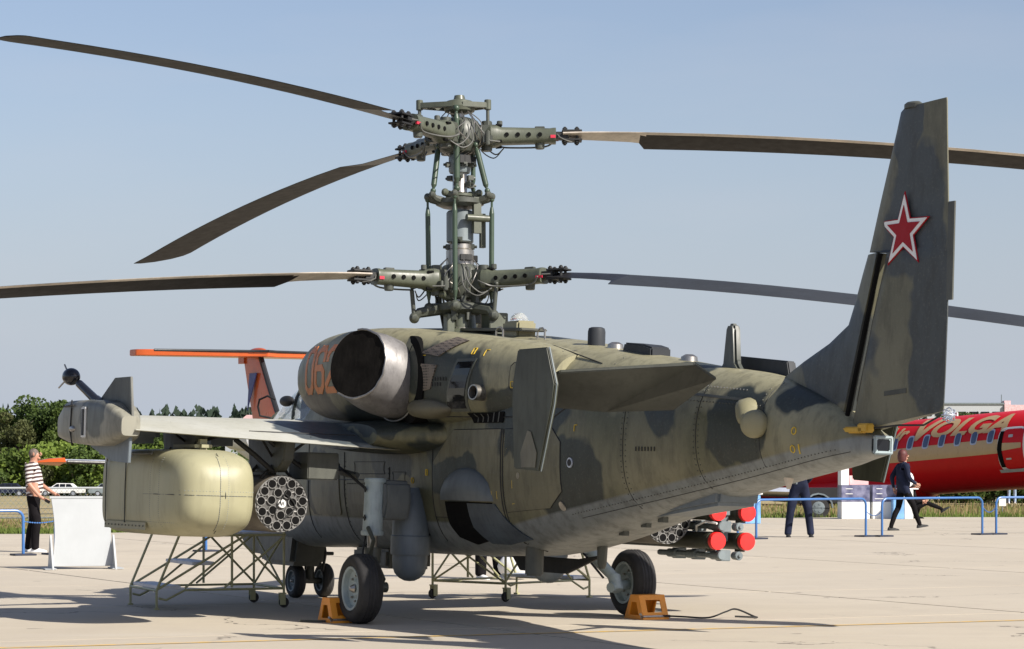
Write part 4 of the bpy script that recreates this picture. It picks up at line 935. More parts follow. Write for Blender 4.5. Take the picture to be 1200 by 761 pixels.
# sand coloured container under the port wing
t = store('equipment_container', .17, 2.9, 1.14, 'large sand-coloured rounded container hung under the port wing beside the ladder', 'container')
b = MB(); rings = []
for x, a, c in ((1.30, .26, .30), (1.24, .36, .37), (1.1, .41, .40), (.8, .42, .41), (-.45, .42, .41), (-.75, .415, .405), (-.95, .39, .375), (-1.09, .34, .32), (-1.17, .25, .24), (-1.20, .12, .12)):
    e = .42 if x > -.6 else .55
    rings.append([Vector((x, a*sgp(math.cos(2*PI*k/56), e), c*sgp(math.sin(2*PI*k/56), e)*(1 if math.sin(2*PI*k/56) > 0 else 1.0))) for k in range(56)])
b.loft(rings); cont = b.build('container_shell', M['podtan'], t, 60)
b = MB(); b.box((-.28, -.02, .44), (.72, .17, .13)); b.build('top_shoe', M['podtan'], t, bevel=.05)
b = MB(); b.tube([(1.2, .422, .36), (-.42, .424, .36)], .010, 6); b.build('lid_seam', M['camo_dark'], t)
b = MB()
for x in (.35, .95): b.tube([(x, .423, .34), (x, .427, .0), (x, .423, -.30)], .006, 5)
b.tube([(-.5, .424, -.02), (-.95, .395, -.02), (-1.12, .25, -.02), (-1.205, 0, -.02), (-1.13, -.24, -.02), (-.98, -.37, -.02)], .004, 5)
b.tube([(-1.0, -.0, .37), (-1.14, -.03, .25), (-1.205, -.03, -.02), (-1.14, -.03, -.25), (-1.0, 0, -.37)], .004, 5)
b.build('panel_seam', M['camo_dark'], t)
b = MB()
for x in (.35, .95): b.box((x, .425, .33), (.05, .02, .10)); 
b.build('latch', M['steel'], t, bevel=.004)
b = MB(); b.box((.36, .412, -.325), (1.25, .012, .07)); b.build('riveted_plate', M['podlow'] if 'podlow' in M else M['sandfair'], t)
CB = bvh_of([cont])
def cp(o_, d_):
    h_ = CB.ray_cast(Vector(o_), Vector(d_)); return h_[0]
rows = [[cp((x, 3, z*.02), (0, -1, 0)) for z in range(-16, 17)] for x in (-.38, -.62)] + [[cp((x, 3, -.02), (0, -1, 0)) for x in [-.2-.04*k for k in range(20)]], [cp((x, 3, -.28), (0, -1, 0)) for x in [-.3-.04*k for k in range(16)]]]
rows += [[cp((-4, y, z*.02), (1, 0, 0)) for z in range(-17, 18)] for y in (.02, -.06)] + [[cp((-4, y*.03, -.02), (1, 0, 0)) for y in range(-12, 13)], [cp((-4, y*.03, .02), (1, 0, 0)) for y in range(-12, 13)]]
b = MB(); sm_ = MB()
for i_, rw in enumerate(rows):
    rw = [p for p in rw if p is not None]
    for p in rw: b.sphere(p, .0042, 5, m=4)
    if i_ in (4, 6) and len(rw) > 2: sm_.tube([p for p in rw], .0035, 4)
tag(b.build('container_rivet', M['rack'], t), kind='stuff'); sm_.build('shell_seam', M['camo_dark'], t)
b = MB()
for k in range(12): b.sphere((-.2+.105*k, .419, -.325), .009, 6, m=4)
for k in range(16): b.sphere((-.62, .40*sgp(math.cos((k-8)/16*2.0), .42), .40*math.sin((k-8)/16*2.0)), .006, 5, m=4)
tag(b.build('rivet', M['camo_dark'], t), kind='stuff')
# rocket pods
def rocket_pod(x, y, z, label):
    t = store('rocket_pod', x, y, z, label, 'rocket pod', 'rocket pods under the wings')
    R = .275
    b = MB(); b.lathe([(R-.01, 0), (R, .015), (R, 1.55), (R*.93, 1.9), (R*.6, 2.2), (R*.2, 2.33), (.001, 2.34)], (0, 0, 0), (1, 0, 0), 40); b.build('pod_body', M['podm'], t)
    holes = [(R*.40, k*2*PI/7+.3) for k in range(7)] + [(R*.775, k*2*PI/13+.1) for k in range(13)]
    b = MB(); b.lathe([(R*.985, -.004), (R*.985, .004), (R*.93, .004), (R*.93, -.004)], (-.014, 0, 0), (1, 0, 0), 40, caps=False)
    b.lathe([(.001, 0), (R*.16, 0), (R*.16, .012)], (-.020, 0, 0), (1, 0, 0), 20); b.build('centre_cap_ring', M['podface'], t)
    b = MB(); b.lathe([(R*.96, 0), (.001, 0.0005)], (-.004, 0, 0), (-1, 0, 0), 40, caps=False); b.build('rear_plate', M['podplate'], t)
    # the metal face as a perforated plate : rings round each tube and webs between
    for r, a in holes:
        cy, cz = r*math.cos(a), r*math.sin(a)
        b = MB(); b.lathe([(.046, -.012), (.046, .012), (.039, .012), (.036, -.02), (.046, -.012)], (-.012, cy, cz), (-1, 0, 0), 16, caps=False); tb = b.build('tube_mouth', M['podface'], t)
        b = MB(); b.lathe([(.038, -.012), (.038, .010), (.001, .010)], (-.013, cy, cz), (-1, 0, 0), 14, caps=False); b.build('tube_bore', M['shade_black'], tb)
    b = MB()
    for (r1, a1) in holes:
        for (r2, a2) in holes:
            p = Vector((-.012, r1*math.cos(a1), r1*math.sin(a1))); q = Vector((-.012, r2*math.cos(a2), r2*math.sin(a2))); L = (q-p).length
            if .05 < L < .128 and (r1, a1) < (r2, a2):
                d = (q-p).normalized(); b.cyl(p+d*.044, q-d*.044, .009, n=6)
    for r, a in []:
        p = Vector((-.012, .0, 0)); q = Vector((-.012, r*math.cos(a), r*math.sin(a))); d = q.normalized() if q.length else q
        dd = Vector((0, math.cos(a), math.sin(a))); b.cyl(Vector((-.012, 0, 0))+dd*.04, Vector((-.012, 0, 0))+dd*(r-.04), .014, n=6)
    for r, a in holes[7:]:
        dd = Vector((0, math.cos(a), math.sin(a))); b.cyl(Vector((-.012, 0, 0))+dd*(r+.04), Vector((-.012, 0, 0))+dd*(R*.95), .022, n=6)
        a2 = a+PI/13; dd = Vector((0, math.cos(a2), math.sin(a2))); b.cyl(Vector((-.014, 0, 0))+dd*(R*.90), Vector((-.026, 0, 0))+dd*(R*.90), .012, n=8)
    tag(b.build('face_web', M['podface'], t), kind='stuff')
    b = MB(); b.cyl((-.018, 0, 0), (-.03, 0, 0), R*.15, n=20); c = b.build('centre_cap', M['white'], t, bevel=.004)
    b = MB()
    for p, q in (((-.02, -.02), (-.008, .022)), ((-.008, .022), (.004, -.018)), ((.004, -.018), (.016, .02)), ((.016, .02), (.022, -.012))): b.cyl((-.032, p[0], p[1]), (-.032, q[0], q[1]), .003, n=5)
    tag(b.build('cap_scribble', M['black'], c), kind='stuff')
    b = MB(); b.tube([(-.03, .07*math.cos(a*.3), -.11+.0+.25*a/8) for a in range(9)], .006, 5); b.tube([(-.035, -.02-.11*math.sin(PI*a/8), .10-.03*a) for a in range(9)], .006, 5); b.build('arming_wire', M['black'], t)
    b = MB(); b.box((.6, 0, R+.03), (.7, .09, .08)); b.build('suspension_lug', M['camo_dark'], t, bevel=.01)
rocket_pod(-.19, 2.0, 1.06, 'round rocket pod hanging between the sand container and the hull')
rocket_pod(-.56, -2.0, 1.03, 'rocket pod mostly behind the belly, beside the red-capped missiles')
# missile launcher, starboard
t = store('missile_launcher', -.95, -2.55, .95, 'launcher of dark green missile tubes with bright red end caps', 'missile launcher')
b = MB()
for x in (.25, 1.4):
    b.box((x, 0, .0), (.14, .10, .30)); b.box((x, 0, .26), (.2, .1, .3))
b.box((.8, 0, .30), (1.6, .08, .08)); b.build('launcher_rack', M['rack'], t, bevel=.008)
for y, z, dx in ((.17, .145, 0), (-.17, .145, 0), (.17, -.145, 0), (-.17, -.145, 0)):
    b = MB(); b.lathe([(.082, 0), (.085, .01), (.085, 2.6), (.075, 2.75)], (dx, y, z), (1, 0, 0), 28)
    b.lathe([(.085, .09), (.090, .09), (.090, .14), (.085, .14)], (dx, y, z), (1, 0, 0), 28, caps=False); b.box((dx+.15, y, z-.09), (.10, .06, .03)); tb = b.build('missile_tube', M['tube'], t)
    b = MB(); b.lathe([(.090, -.05), (.090, -.005), (.086, .005), (.001, .007)][::1], (dx+.0, y, z), (-1, 0, 0), 28); b.build('end_cap', M['redcap'], tb)
for z in (.0, -.29):
    b = MB()
    for x0, k in ((.05, 1), (.55, .8), (.95, .8)):
        b.box((x0+.05, .05, z-.0), (.10, .12, .11)); b.cyl((x0-.05, .12, z-.0), (x0+.14, .12, z), .045, n=14); b.cyl((x0-.05, -.08, z), (x0+.06, -.08, z), .045, .04, 14); b.cyl((x0-.07, -.08, z), (x0-.05, -.08, z), .02, n=10)
    b.cyl((.2, .12, z), (1.3, .12, z), .03, n=12); tag(b.build('launcher_fitting', M['rack'], t, bevel=.006), kind='stuff')
b = MB(); b.tube([(-.02, .2, .03), (.1, .26, .05), (.25, .28, -.0), (.35, .22, -.05)], .012, 6); b.build('launcher_cable', M['white'], t)

# ================================================================== GROUND
YAW = R_(115.8-90)      # apron joints run parallel / square to the aircraft
def apron_material(name, joints=False):
    m, n, l, b = nodes(name)
    g = n.new('ShaderNodeNewGeometry').outputs['Position']
    f1, _ = noise_(n, l, g, .18, 5, .6); f2, _ = noise_(n, l, g, 1.4, 6, .65); f3, _ = noise_(n, l, g, 28, 5, .7); f4, _ = noise_(n, l, mapping(n, l, g, (.25, 1.4, 1)), .9, 5, .7)
    c = mixc(n, l, ramp_(n, l, f1, .3, .7), (.43, .375, .29), (.50, .44, .345))
    c = mixc(n, l, math_(n, l, 'MULTIPLY', ramp_(n, l, f2, .45, .75), .35), c, (.36, .31, .255))
    c = mixc(n, l, math_(n, l, 'MULTIPLY', ramp_(n, l, f4, .55, .72), .30), c, (.54, .49, .42))
    c = mixc(n, l, math_(n, l, 'MULTIPLY', ramp_(n, l, f3, .5, .75), .22), c, (.28, .24, .20))
    oi = n.new('ShaderNodeObjectInfo')
    c = mixc(n, l, math_(n, l, 'MULTIPLY', oi.outputs['Random'], .22), c, (.33, .29, .24))
    # cracks
    wv, wc = noise_(n, l, g, .9, 4)
    vv = n.new('ShaderNodeVectorMath'); vv.operation = 'ADD'; l.new(g, vv.inputs[0])
    sc = n.new('ShaderNodeVectorMath'); sc.operation = 'SCALE'; l.new(wc, sc.inputs[0]); sc.inputs['Scale'].default_value = 1.6; l.new(sc.outputs[0], vv.inputs[1])
    vo = n.new('ShaderNodeTexVoronoi'); vo.feature = 'DISTANCE_TO_EDGE'; vo.inputs['Scale'].default_value = .16; l.new(vv.outputs[0], vo.inputs['Vector'])
    ck = math_(n, l, 'LESS_THAN', vo.outputs['Distance'], .0022)
    ms, _ = noise_(n, l, g, .35, 2); ck = math_(n, l, 'MULTIPLY', ck, ramp_(n, l, ms, .50, .58))
    c = mixc(n, l, ck, c, (.10, .085, .07))
    st, _ = noise_(n, l, g, .75, 3); st2 = ramp_(n, l, st, .70, .74); c = mixc(n, l, math_(n, l, 'MULTIPLY', st2, .40), c, (.2, .17, .14))
    so_, _ = noise_(n, l, mapping(n, l, g, (1, 1, 1)), 2.6, 2); c = mixc(n, l, math_(n, l, 'MULTIPLY', ramp_(n, l, so_, .73, .76), .6), c, (.15, .13, .11))
    l.new(c, b.inputs['Base Color']); b.inputs['Roughness'].default_value = .88
    bump_(n, l, b, math_(n, l, 'ADD', f3, f2), .25, .01)
    return m
M['apron'] = apron_material('weathered_concrete')
M['joint'] = paint('joint_filler', (.16, .14, .115), .9, var=.2, dirt=.3)
m, n, l, b_ = nodes('dry_grass_field'); g = n.new('ShaderNodeNewGeometry').outputs['Position']
f1, _ = noise_(n, l, g, .15, 5, .6); f2, _ = noise_(n, l, g, 1.2, 5, .7); f3, _ = noise_(n, l, mapping(n, l, g, (1, .25, 1)), 6, 5, .7)
c = mixc(n, l, ramp_(n, l, f1, .38, .62), (.34, .255, .125), (.20, .19, .075)); c = mixc(n, l, ramp_(n, l, f2, .45, .7), c, (.38, .30, .16)); c = mixc(n, l, math_(n, l, 'MULTIPLY', ramp_(n, l, f3, .5, .7), .5), c, (.12, .11, .045))
l.new(c, b_.inputs['Base Color']); b_.inputs['Roughness'].default_value = .95; M['field'] = m
def terr(d):
    t = min(1, max(0, (d-80)/230)); return -2.6*t*t*(3-2*t)
def edge_y(x):      # far border of the apron
    pts = [(-400, 56), (-9.6, 58.6), (-7.8, 59.8), (-6.8, 63.5), (-2, 70), (6.8, 75.7), (14, 75.6), (500, 77)]
    for i in range(len(pts)-1):
        if pts[i][0] <= x <= pts[i+1][0]:
            u = (x-pts[i][0])/(pts[i+1][0]-pts[i][0]); return pts[i][1]+(pts[i+1][1]-pts[i][1])*u
    return 76
b = MB(); ys = [-60, 0, 20, 40, 60, 80, 100, 130, 160, 200, 240, 280, 320, 400, 600, 1000, 2000, 4500]; xsg = [-3000, -1000, -300, -100, -40, -15, 0, 15, 40, 100, 300, 1000, 3000]
vs = [(x, y, -.06+terr(y)) for y in ys for x in xsg]; k = len(xsg)
b.add(vs, [(j*k+i, j*k+i+1, (j+1)*k+i+1, (j+1)*k+i) for j in range(len(ys)-1) for i in range(k-1)])
tag(b.build('grass_field', M['field'], None), kind='structure')
b = MB(); xe = [-400, -60, -20, -9.6, -7.8, -6.8, -2, 6.8, 14, 60, 500]
vs = [(x, -50, -.022) for x in xe]+[(x, edge_y(x), -.022) for x in xe]; k = len(xe)
b.add(vs, [(i, i+1, k+i+1, k+i) for i in range(k-1)])
apron = tag(b.build('apron', M['joint'], None), kind='structure')
SL, SWD, GAP = 6.0, 5.0, .028
slab = None; ca, sa = math.cos(YAW), math.sin(YAW)
ns = 0
cells = []
for i in range(-14, 15):
    for j in range(-2, 18):
        cx, cy = (i+.35)*SL, (j+.2)*SWD
        X, Y = ca*cx-sa*cy, sa*cx+ca*cy
        if Y < 8 or Y > 90 or abs(X) > 4+Y*.24: continue
        rad = 1.0
        ok = all(ca*(cx+u)-0-sa*(cy+v) > -999 and sa*(cx+u)+ca*(cy+v) < edge_y(ca*(cx+u)-sa*(cy+v))-.05 for u in (-SL/2, SL/2) for v in (-SWD/2, SWD/2))
        cells.append((X, Y, cx, cy, ok))
for X, Y, cx, cy, ok in cells:
    if ok and slab is not None:
        o = slab.copy(); COL.objects.link(o); o.location = (X, Y, 0); o.parent = apron; o.rotation_euler = (0, 0, YAW)
    elif ok:
        b = MB(); b.box((0, 0, -.012), (SL-GAP, SWD-GAP, .024)); slab = b.build('concrete_slab', M['apron'], apron, smooth=0, bevel=.008); slab.location = (X, Y, 0); slab.rotation_euler = (0, 0, YAW)
    else:                       # cut slab at the border of the apron
        poly = [(-SL/2+GAP/2, -SWD/2+GAP/2), (SL/2-GAP/2, -SWD/2+GAP/2), (SL/2-GAP/2, SWD/2-GAP/2), (-SL/2+GAP/2, SWD/2-GAP/2)]
        pts = []
        N = 12
        for a in range(4):
            p, q = poly[a], poly[(a+1) % 4]
            for s_ in range(N): pts.append((p[0]+(q[0]-p[0])*s_/N, p[1]+(q[1]-p[1])*s_/N))
        W = [(ca*(cx+u)-sa*(cy+v), sa*(cx+u)+ca*(cy+v)) for u, v in pts]
        W = [p for p in W if p[1] <= edge_y(p[0])]
        if len(W) > 4:
            b = MB(); b.prism(W, lambda u, v, w_: Vector((u, v, w_)), -.02, 0.0); b.build('concrete_slab', M['apron'], apron, smooth=0)
# the apron outside the slab field that can be told apart
m2 = M['apron']
b = MB()
def par(cx, cy): return (ca*cx-sa*cy, sa*cx+ca*cy)
for x0, x1, y0, y1 in ((-400, -30, -50, 55), (30, 500, -50, 74), (-30, 30, -50, 7)):
    b.add([(x0, y0, -.014), (x1, y0, -.014), (x1, y1, -.014), (x0, y1, -.014)], [(0, 1, 2, 3)])
b.build('concrete_surround', M['apron'], apron)
# painted yellow line
m, n, l, bb = nodes('worn_yellow_line'); g = n.new('ShaderNodeNewGeometry').outputs['Position']; f, _ = noise_(n, l, g, 9, 6, .7)
l.new(mixc(n, l, ramp_(n, l, f, .42, .62), (.66, .42, .10), (.46, .38, .27)), bb.inputs['Base Color']); bb.inputs['Roughness'].default_value = .8; M['yline'] = m
b = MB(); d = Vector((8.46, 3.70, 0)).normalized(); q = Vector((d.y, -d.x, 0))*.055; p0 = Vector((-3.54, 23.5, .004))-d*9; p1 = p0+d*60
b.add([p0-q, p1-q, p1+q, p0+q], [(0, 1, 2, 3)]); tag(b.build('painted_line', M['yline'], None), kind='structure')

# ================================================================== GROUND EQUIPMENT
def chock(x, y, L, label, direction=1):
    t = empty('wheel_chock', HM @ Matrix.Translation((x, y, ground_z(y))) @ Matrix.Rotation(R_(-1.8), 4, 'X') @ Matrix.Scale(1, 4), label, 'wheel chock', 'orange wheel chocks')
    W = .28; h = .235; s = direction
    prof = [(0, .0), (-.40*s, .0), (-.30*s, h), (-.13*s, h)]
    inner = [(-.10*s, .04), (-.30*s, .04), (-.25*s, h-.07), (-.15*s, h-.07)]
    for w0 in (-W/2, W/2-.014):
        b = MB(); b.frame(prof, inner, lambda u, v, w_: Vector((u, w_, v)), w0, w0+.014); b.build('side_plate', M['chock'], t, smooth=0)
    def plate(p, q, hole):
        p = Vector((p[0], 0, p[1])); q = Vector((q[0], 0, q[1])); d = q-p; nrm = Vector((d.z, 0, -d.x)).normalized()*.012
        f = lambda u, v, w_: p+d*v+Vector((0, u, 0))+nrm*w_
        b = MB(); o_ = [(-W/2+.015, 0), (W/2-.015, 0), (W/2-.015, 1), (-W/2+.015, 1)]
        if hole: b.frame(o_, [(-.08, .3), (.08, .3), (.08, .8), (-.08, .8)], f, 0, 1)
        else: b.prism(o_, f, 0, 1)
        return b.build('face_plate', M['chock'], t, smooth=0)
    plate((-.40*s, 0), (-.30*s, h), True); plate((-.30*s, h), (-.13*s, h), False); plate((-.13*s, h), (0, 0), False)
    b = MB(); b.cyl((-.38*s, -W/2-.02, .03), (-.38*s, W/2+.02, .03), .014, n=8); b.cyl((-.38*s, W/2, .03), (-.44*s, W/2+.06, .06), .012, n=6); b.build('tie_rod', M['steel'], t)
    return t
chock(-1.14, -1.38, .4, 'orange steel wheel chock behind the starboard wheel, cord trailing from it')
chock(-.36, 1.52, .4, 'orange wheel chock in the shade in front of the port wheel', 1)
b = MB(); pts = [(-1.50, -1.42, .03), (-1.62, -1.62, .02), (-1.72, -1.85, .01), (-1.70, -2.05, .06), (-1.65, -2.2, .08), (-1.74, -2.35, .01), (-1.85, -2.3, .01), (-1.8, -2.1, .02)]
b.tube([H(p.x, p.y, p.z+ground_z(p.y)+.008) for p in spline(pts)], .009, 6); tag(b.build('chock_cord', M['black'], None), 'thin dark cord looped on the concrete beside the orange chock', 'cord')
b = MB(); b.tube(spline([(-2.02, 26.9, .012), (-1.8, 26.86, .012), (-1.6, 26.95, .012), (-1.42, 27.05, .012)]), .012, 6); tag(b.build('ground_strap', M['camo_dark'], None), 'short dark strap lying on the concrete left of the port wheel', 'strap')

def ladder(M_, label):
    t = empty('work_ladder', M_, label, 'ladder', 'wheeled maintenance steps')
    W = .56; r = .0135
    # local x from the stair foot (0) to the castors (1.36)
    def bars(name, segs, rr=r, mat='lad'):
        for p, q in segs:
            b = MB(); b.tube([p, q], rr, 8) if len((p, q)) == 2 else None
            b.build(name, M[mat], t)
    for s in (W, -W):
        b = MB(); b.tube([(0, s, .0), (0, s, .20), (.06, s, .24), (.95, s, .76)], r, 8); b.build('stringer', M['lad'], t)
        b = MB(); b.tube([(.02, s, .12), (.10, s, .10), (.30, s, .20), (1.36, s, .20)], r*.9, 8); b.build('lower_rail', M['lad'], t)
        bars('stanchion', [((0, s, .2), (.34, s, 1.0)), ((1.36, s, .10), (1.36, s, .78)), ((.80, s, .22), (.80, s, .76))])
        bars('cross_brace', [((.84, s, .76), (1.36, s, .22)), ((1.36, s, .74), (.72, s, .22)), ((.30, s, .22), (.80, s, .62))], .012)
        bars('platform_rail', [((.72, s, .76), (1.38, s, .76)), ((.36, s, 1.0), (1.36, s, 1.05)), ((1.36, s, .76), (1.36, s, 1.05))], .014)
        b = MB(); b.lathe([(.02, -.018), (.05, -.018), (.056, 0), (.05, .018), (.02, .018)], (1.36, s, .056), (0, 1, 0), 18); cw = b.build('caster_wheel', M['rubber'], t)
        b = MB(); b.box((1.34, s+.028, .09), (.06, .008, .12)); b.box((1.34, s-.028, .09), (.06, .008, .12)); b.box((1.345, s, .15), (.07, .065, .012)); b.build('caster_fork', M['lad'], t)
        b = MB(); b.box((0, s, .01), (.05, .05, .02)); b.build('foot_pad', M['lad'], t)
    bars('cross_bar', [((0, -W, .2), (0, W, .2)), ((1.36, -W, .76), (1.36, W, .76)), ((1.36, -W, .2), (1.36, W, .2)), ((.8, -W, .76), (.8, W, .76))])
    bars('cross_brace', [((1.36, -W, .2), (1.36, W, .76)), ((1.36, -W, .76), (1.36, W, .2))], .012)
    for x, z in ((.14, .23), (.50, .47)):
        b = MB(); b.box((x, 0, z), (.24, W*2-.02, .035)); b.build('step', M['alu'], t, bevel=.006)
    b = MB(); b.box((1.10, 0, .775), (.56, W*2-.02, .03)); b.build('platform', M['alu'], t, bevel=.006)
    return t
def frame2(o, ux, uy):
    u = Vector((ux, uy, 0)).normalized(); v = Vector((-u.y, u.x, 0))
    return Matrix(((u.x, v.x, 0, o[0]), (u.y, v.y, 0, o[1]), (0, 0, 1, 0), (0, 0, 0, 1)))
ladder(frame2((-3.85, 29.58), 1.15, .45), 'pale green tubular work steps on castors under the sand container')
ladder(frame2((.46, 32.07), -1.1, -1.16), 'pale green tubular work steps on castors, seen beneath the hull between the wheels')

# white display board
t = empty('display_board', frame2((-6.05, 39.9), .96, .28), 'plain white display board standing on two triangular feet, left of the sand container', 'board')
b = MB(); out = [(-.42, .03)]
out = [(-.43+.045*math.sin(PI*k/8), .04+.12*k) for k in range(9)] + [(.43-.045*math.sin(PI*k/8)+(.02), 1.0-.12*k) for k in range(9)]
b.prism(out, lambda u, v, w_: Vector((u, w_+v*.08, v)), -.012, .012); b.build('panel', M['offwhite'], t, bevel=.003)
b = MB(); b.box((0, .085, 1.01), (.90, .05, .03)); b.build('top_edge', M['offwhite'], t)
for s in (-1, 1):
    b = MB(); b.prism([(-.26, .0), (.26, .0), (.26, .02), (.06, .48), (.02, .48), (-.26, .02)], lambda u, v, w_: Vector((.44*s+w_, u, v)), -.012, .012); ft = b.build('side_foot', M['offwhite'], t)
    b = MB(); b.box((.44*s+.03*s, 0, .012), (.16, .5, .012)); b.build('foot_plate', M['offwhite'], ft)

# blue crowd barriers
def barrier(p, q, h, label, group='low blue tubular barriers'):
    p = Vector((*p, 0)); q = Vector((*q, 0)); u = (q-p).normalized(); L = (q-p).length
    t = empty('crowd_barrier', frame2(p, u.x, u.y), label, 'barrier', group)
    b = MB(); rc = .13; pts = [(0, 0, .02), (0, 0, h-rc)]
    pts += [(rc-rc*math.cos(a*PI/12), 0, h-rc+rc*math.sin(a*PI/12)) for a in range(1, 7)]
    pts += [(L-rc+rc*math.sin(a*PI/12), 0, h-rc+rc*math.cos(a*PI/12)) for a in range(0, 7)] + [(L, 0, .02)]
    b.tube(pts, .024, 10); b.build('rail', M['rail'], t)
    for x in (0, L):
        b = MB(); b.box((x, 0, .015), (.36, .30, .03)); b.build('foot', M['railfoot'], t, bevel=.005)
    return t
M['railfoot'] = paint('dark_barrier_foot', (.015, .02, .04), .6)
BR = [((4.72, 54.75), (7.05, 56.45)), ((7.38, 56.5), (9.62, 57.95)), ((9.93, 58.1), (12.3, 59.3))]
barrier(*BR[0], .76, 'low blue tubular barrier in front of the man in dark trousers')
barrier(*BR[1], .76, 'low blue tubular barrier in front of the walking woman')
barrier(*BR[2], .76, 'low blue tubular barrier at the right edge of the picture')
barrier((2.15, 53.2), (4.35, 54.6), .76, 'low blue tubular barrier partly behind the red-capped missiles')
barrier((-10.4, 44.2), (-7.85, 45.5), .72, 'low blue tubular barrier at the left edge, by the striped-shirt man')
barrier((-7.40, 45.9), (-5.12, 47.4), .72, 'low blue tubular barrier mostly behind the white display board')
def chain(p, q, sag, label):
    b = MB(); p = Vector(p); q = Vector(q); n = 26
    for k in range(n):
        t = (k+.5)/n; c = p.lerp(q, t)-Vector((0, 0, sag*4*t*(1-t))); d = (q-p).normalized(); L = (q-p).length/n
        b.cyl(c-d*L*.4, c+d*L*.4, .012, n=5) if k % 2 else b.box(c, (L*.9, .012, .04), rot_to(d) @ Matrix.Rotation(PI/2, 3, 'Y'))
    tag(b.build('barrier_chain', M['rail'], None), label, 'chain', 'chains between the barriers')
chain((7.05, 56.45, .52), (7.38, 56.5, .52), .10, 'sagging chain joining the two blue barriers beside the walking woman')
chain((9.62, 57.95, .58), (9.93, 58.1, .58), .12, 'sagging chain joining the two rightmost blue barriers')
chain((-7.85, 45.5, .55), (-7.40, 45.9, .55), .03, 'sagging chain between the barriers beside the striped man')
# ================================================================== PEOPLE
M['skin'] = paint('bare_skin', (.42, .21, .14), .5, var=.08, dirt=0, bump=0)  # one skin tone for every figure
M['blackcloth'] = paint('black_cloth', (.008, .007, .008), .85, var=.4, dirt=.2, scale=5, bump=.6, spec=.1)
M['navy'] = paint('navy_cloth', (.016, .020, .040), .8, var=.4, dirt=.2, scale=5, bump=.6, spec=.1)
M['jeans'] = paint('light_blue_jeans', (.28, .38, .52), .8, var=.2, dirt=.2)
M['whitecloth'] = paint('white_cloth', (.7, .7, .7), .8, var=.1, dirt=.1)
M['redhair'] = paint('dark_red_hair', (.085, .018, .016), .6, var=.4, dirt=.3, scale=30)
M['greyhair'] = paint('short_grey_hair', (.14, .11, .09), .8, var=.4, dirt=.3, scale=30)
M['shoeblack'] = paint('black_shoe', (.01, .01, .01), .7, var=.1, dirt=0)
m, n, l, bb = nodes('striped_knit'); v = coord(n); sx = n.new('ShaderNodeSeparateXYZ'); l.new(v, sx.inputs[0])
wv, _ = noise_(n, l, v, 5, 2); zz = math_(n, l, 'ADD', math_(n, l, 'ADD', sx.outputs[2], math_(n, l, 'MULTIPLY', sx.outputs[0], -.22)), math_(n, l, 'MULTIPLY', wv, .03)); fr = math_(n, l, 'FRACT', math_(n, l, 'MULTIPLY', zz, 15.5))
s1 = math_(n, l, 'GREATER_THAN', fr, .52); l.new(mixc(n, l, s1, (.055, .028, .028), (.60, .56, .53)), bb.inputs['Base Color']); bb.inputs['Roughness'].default_value = .85; M['stripes'] = m
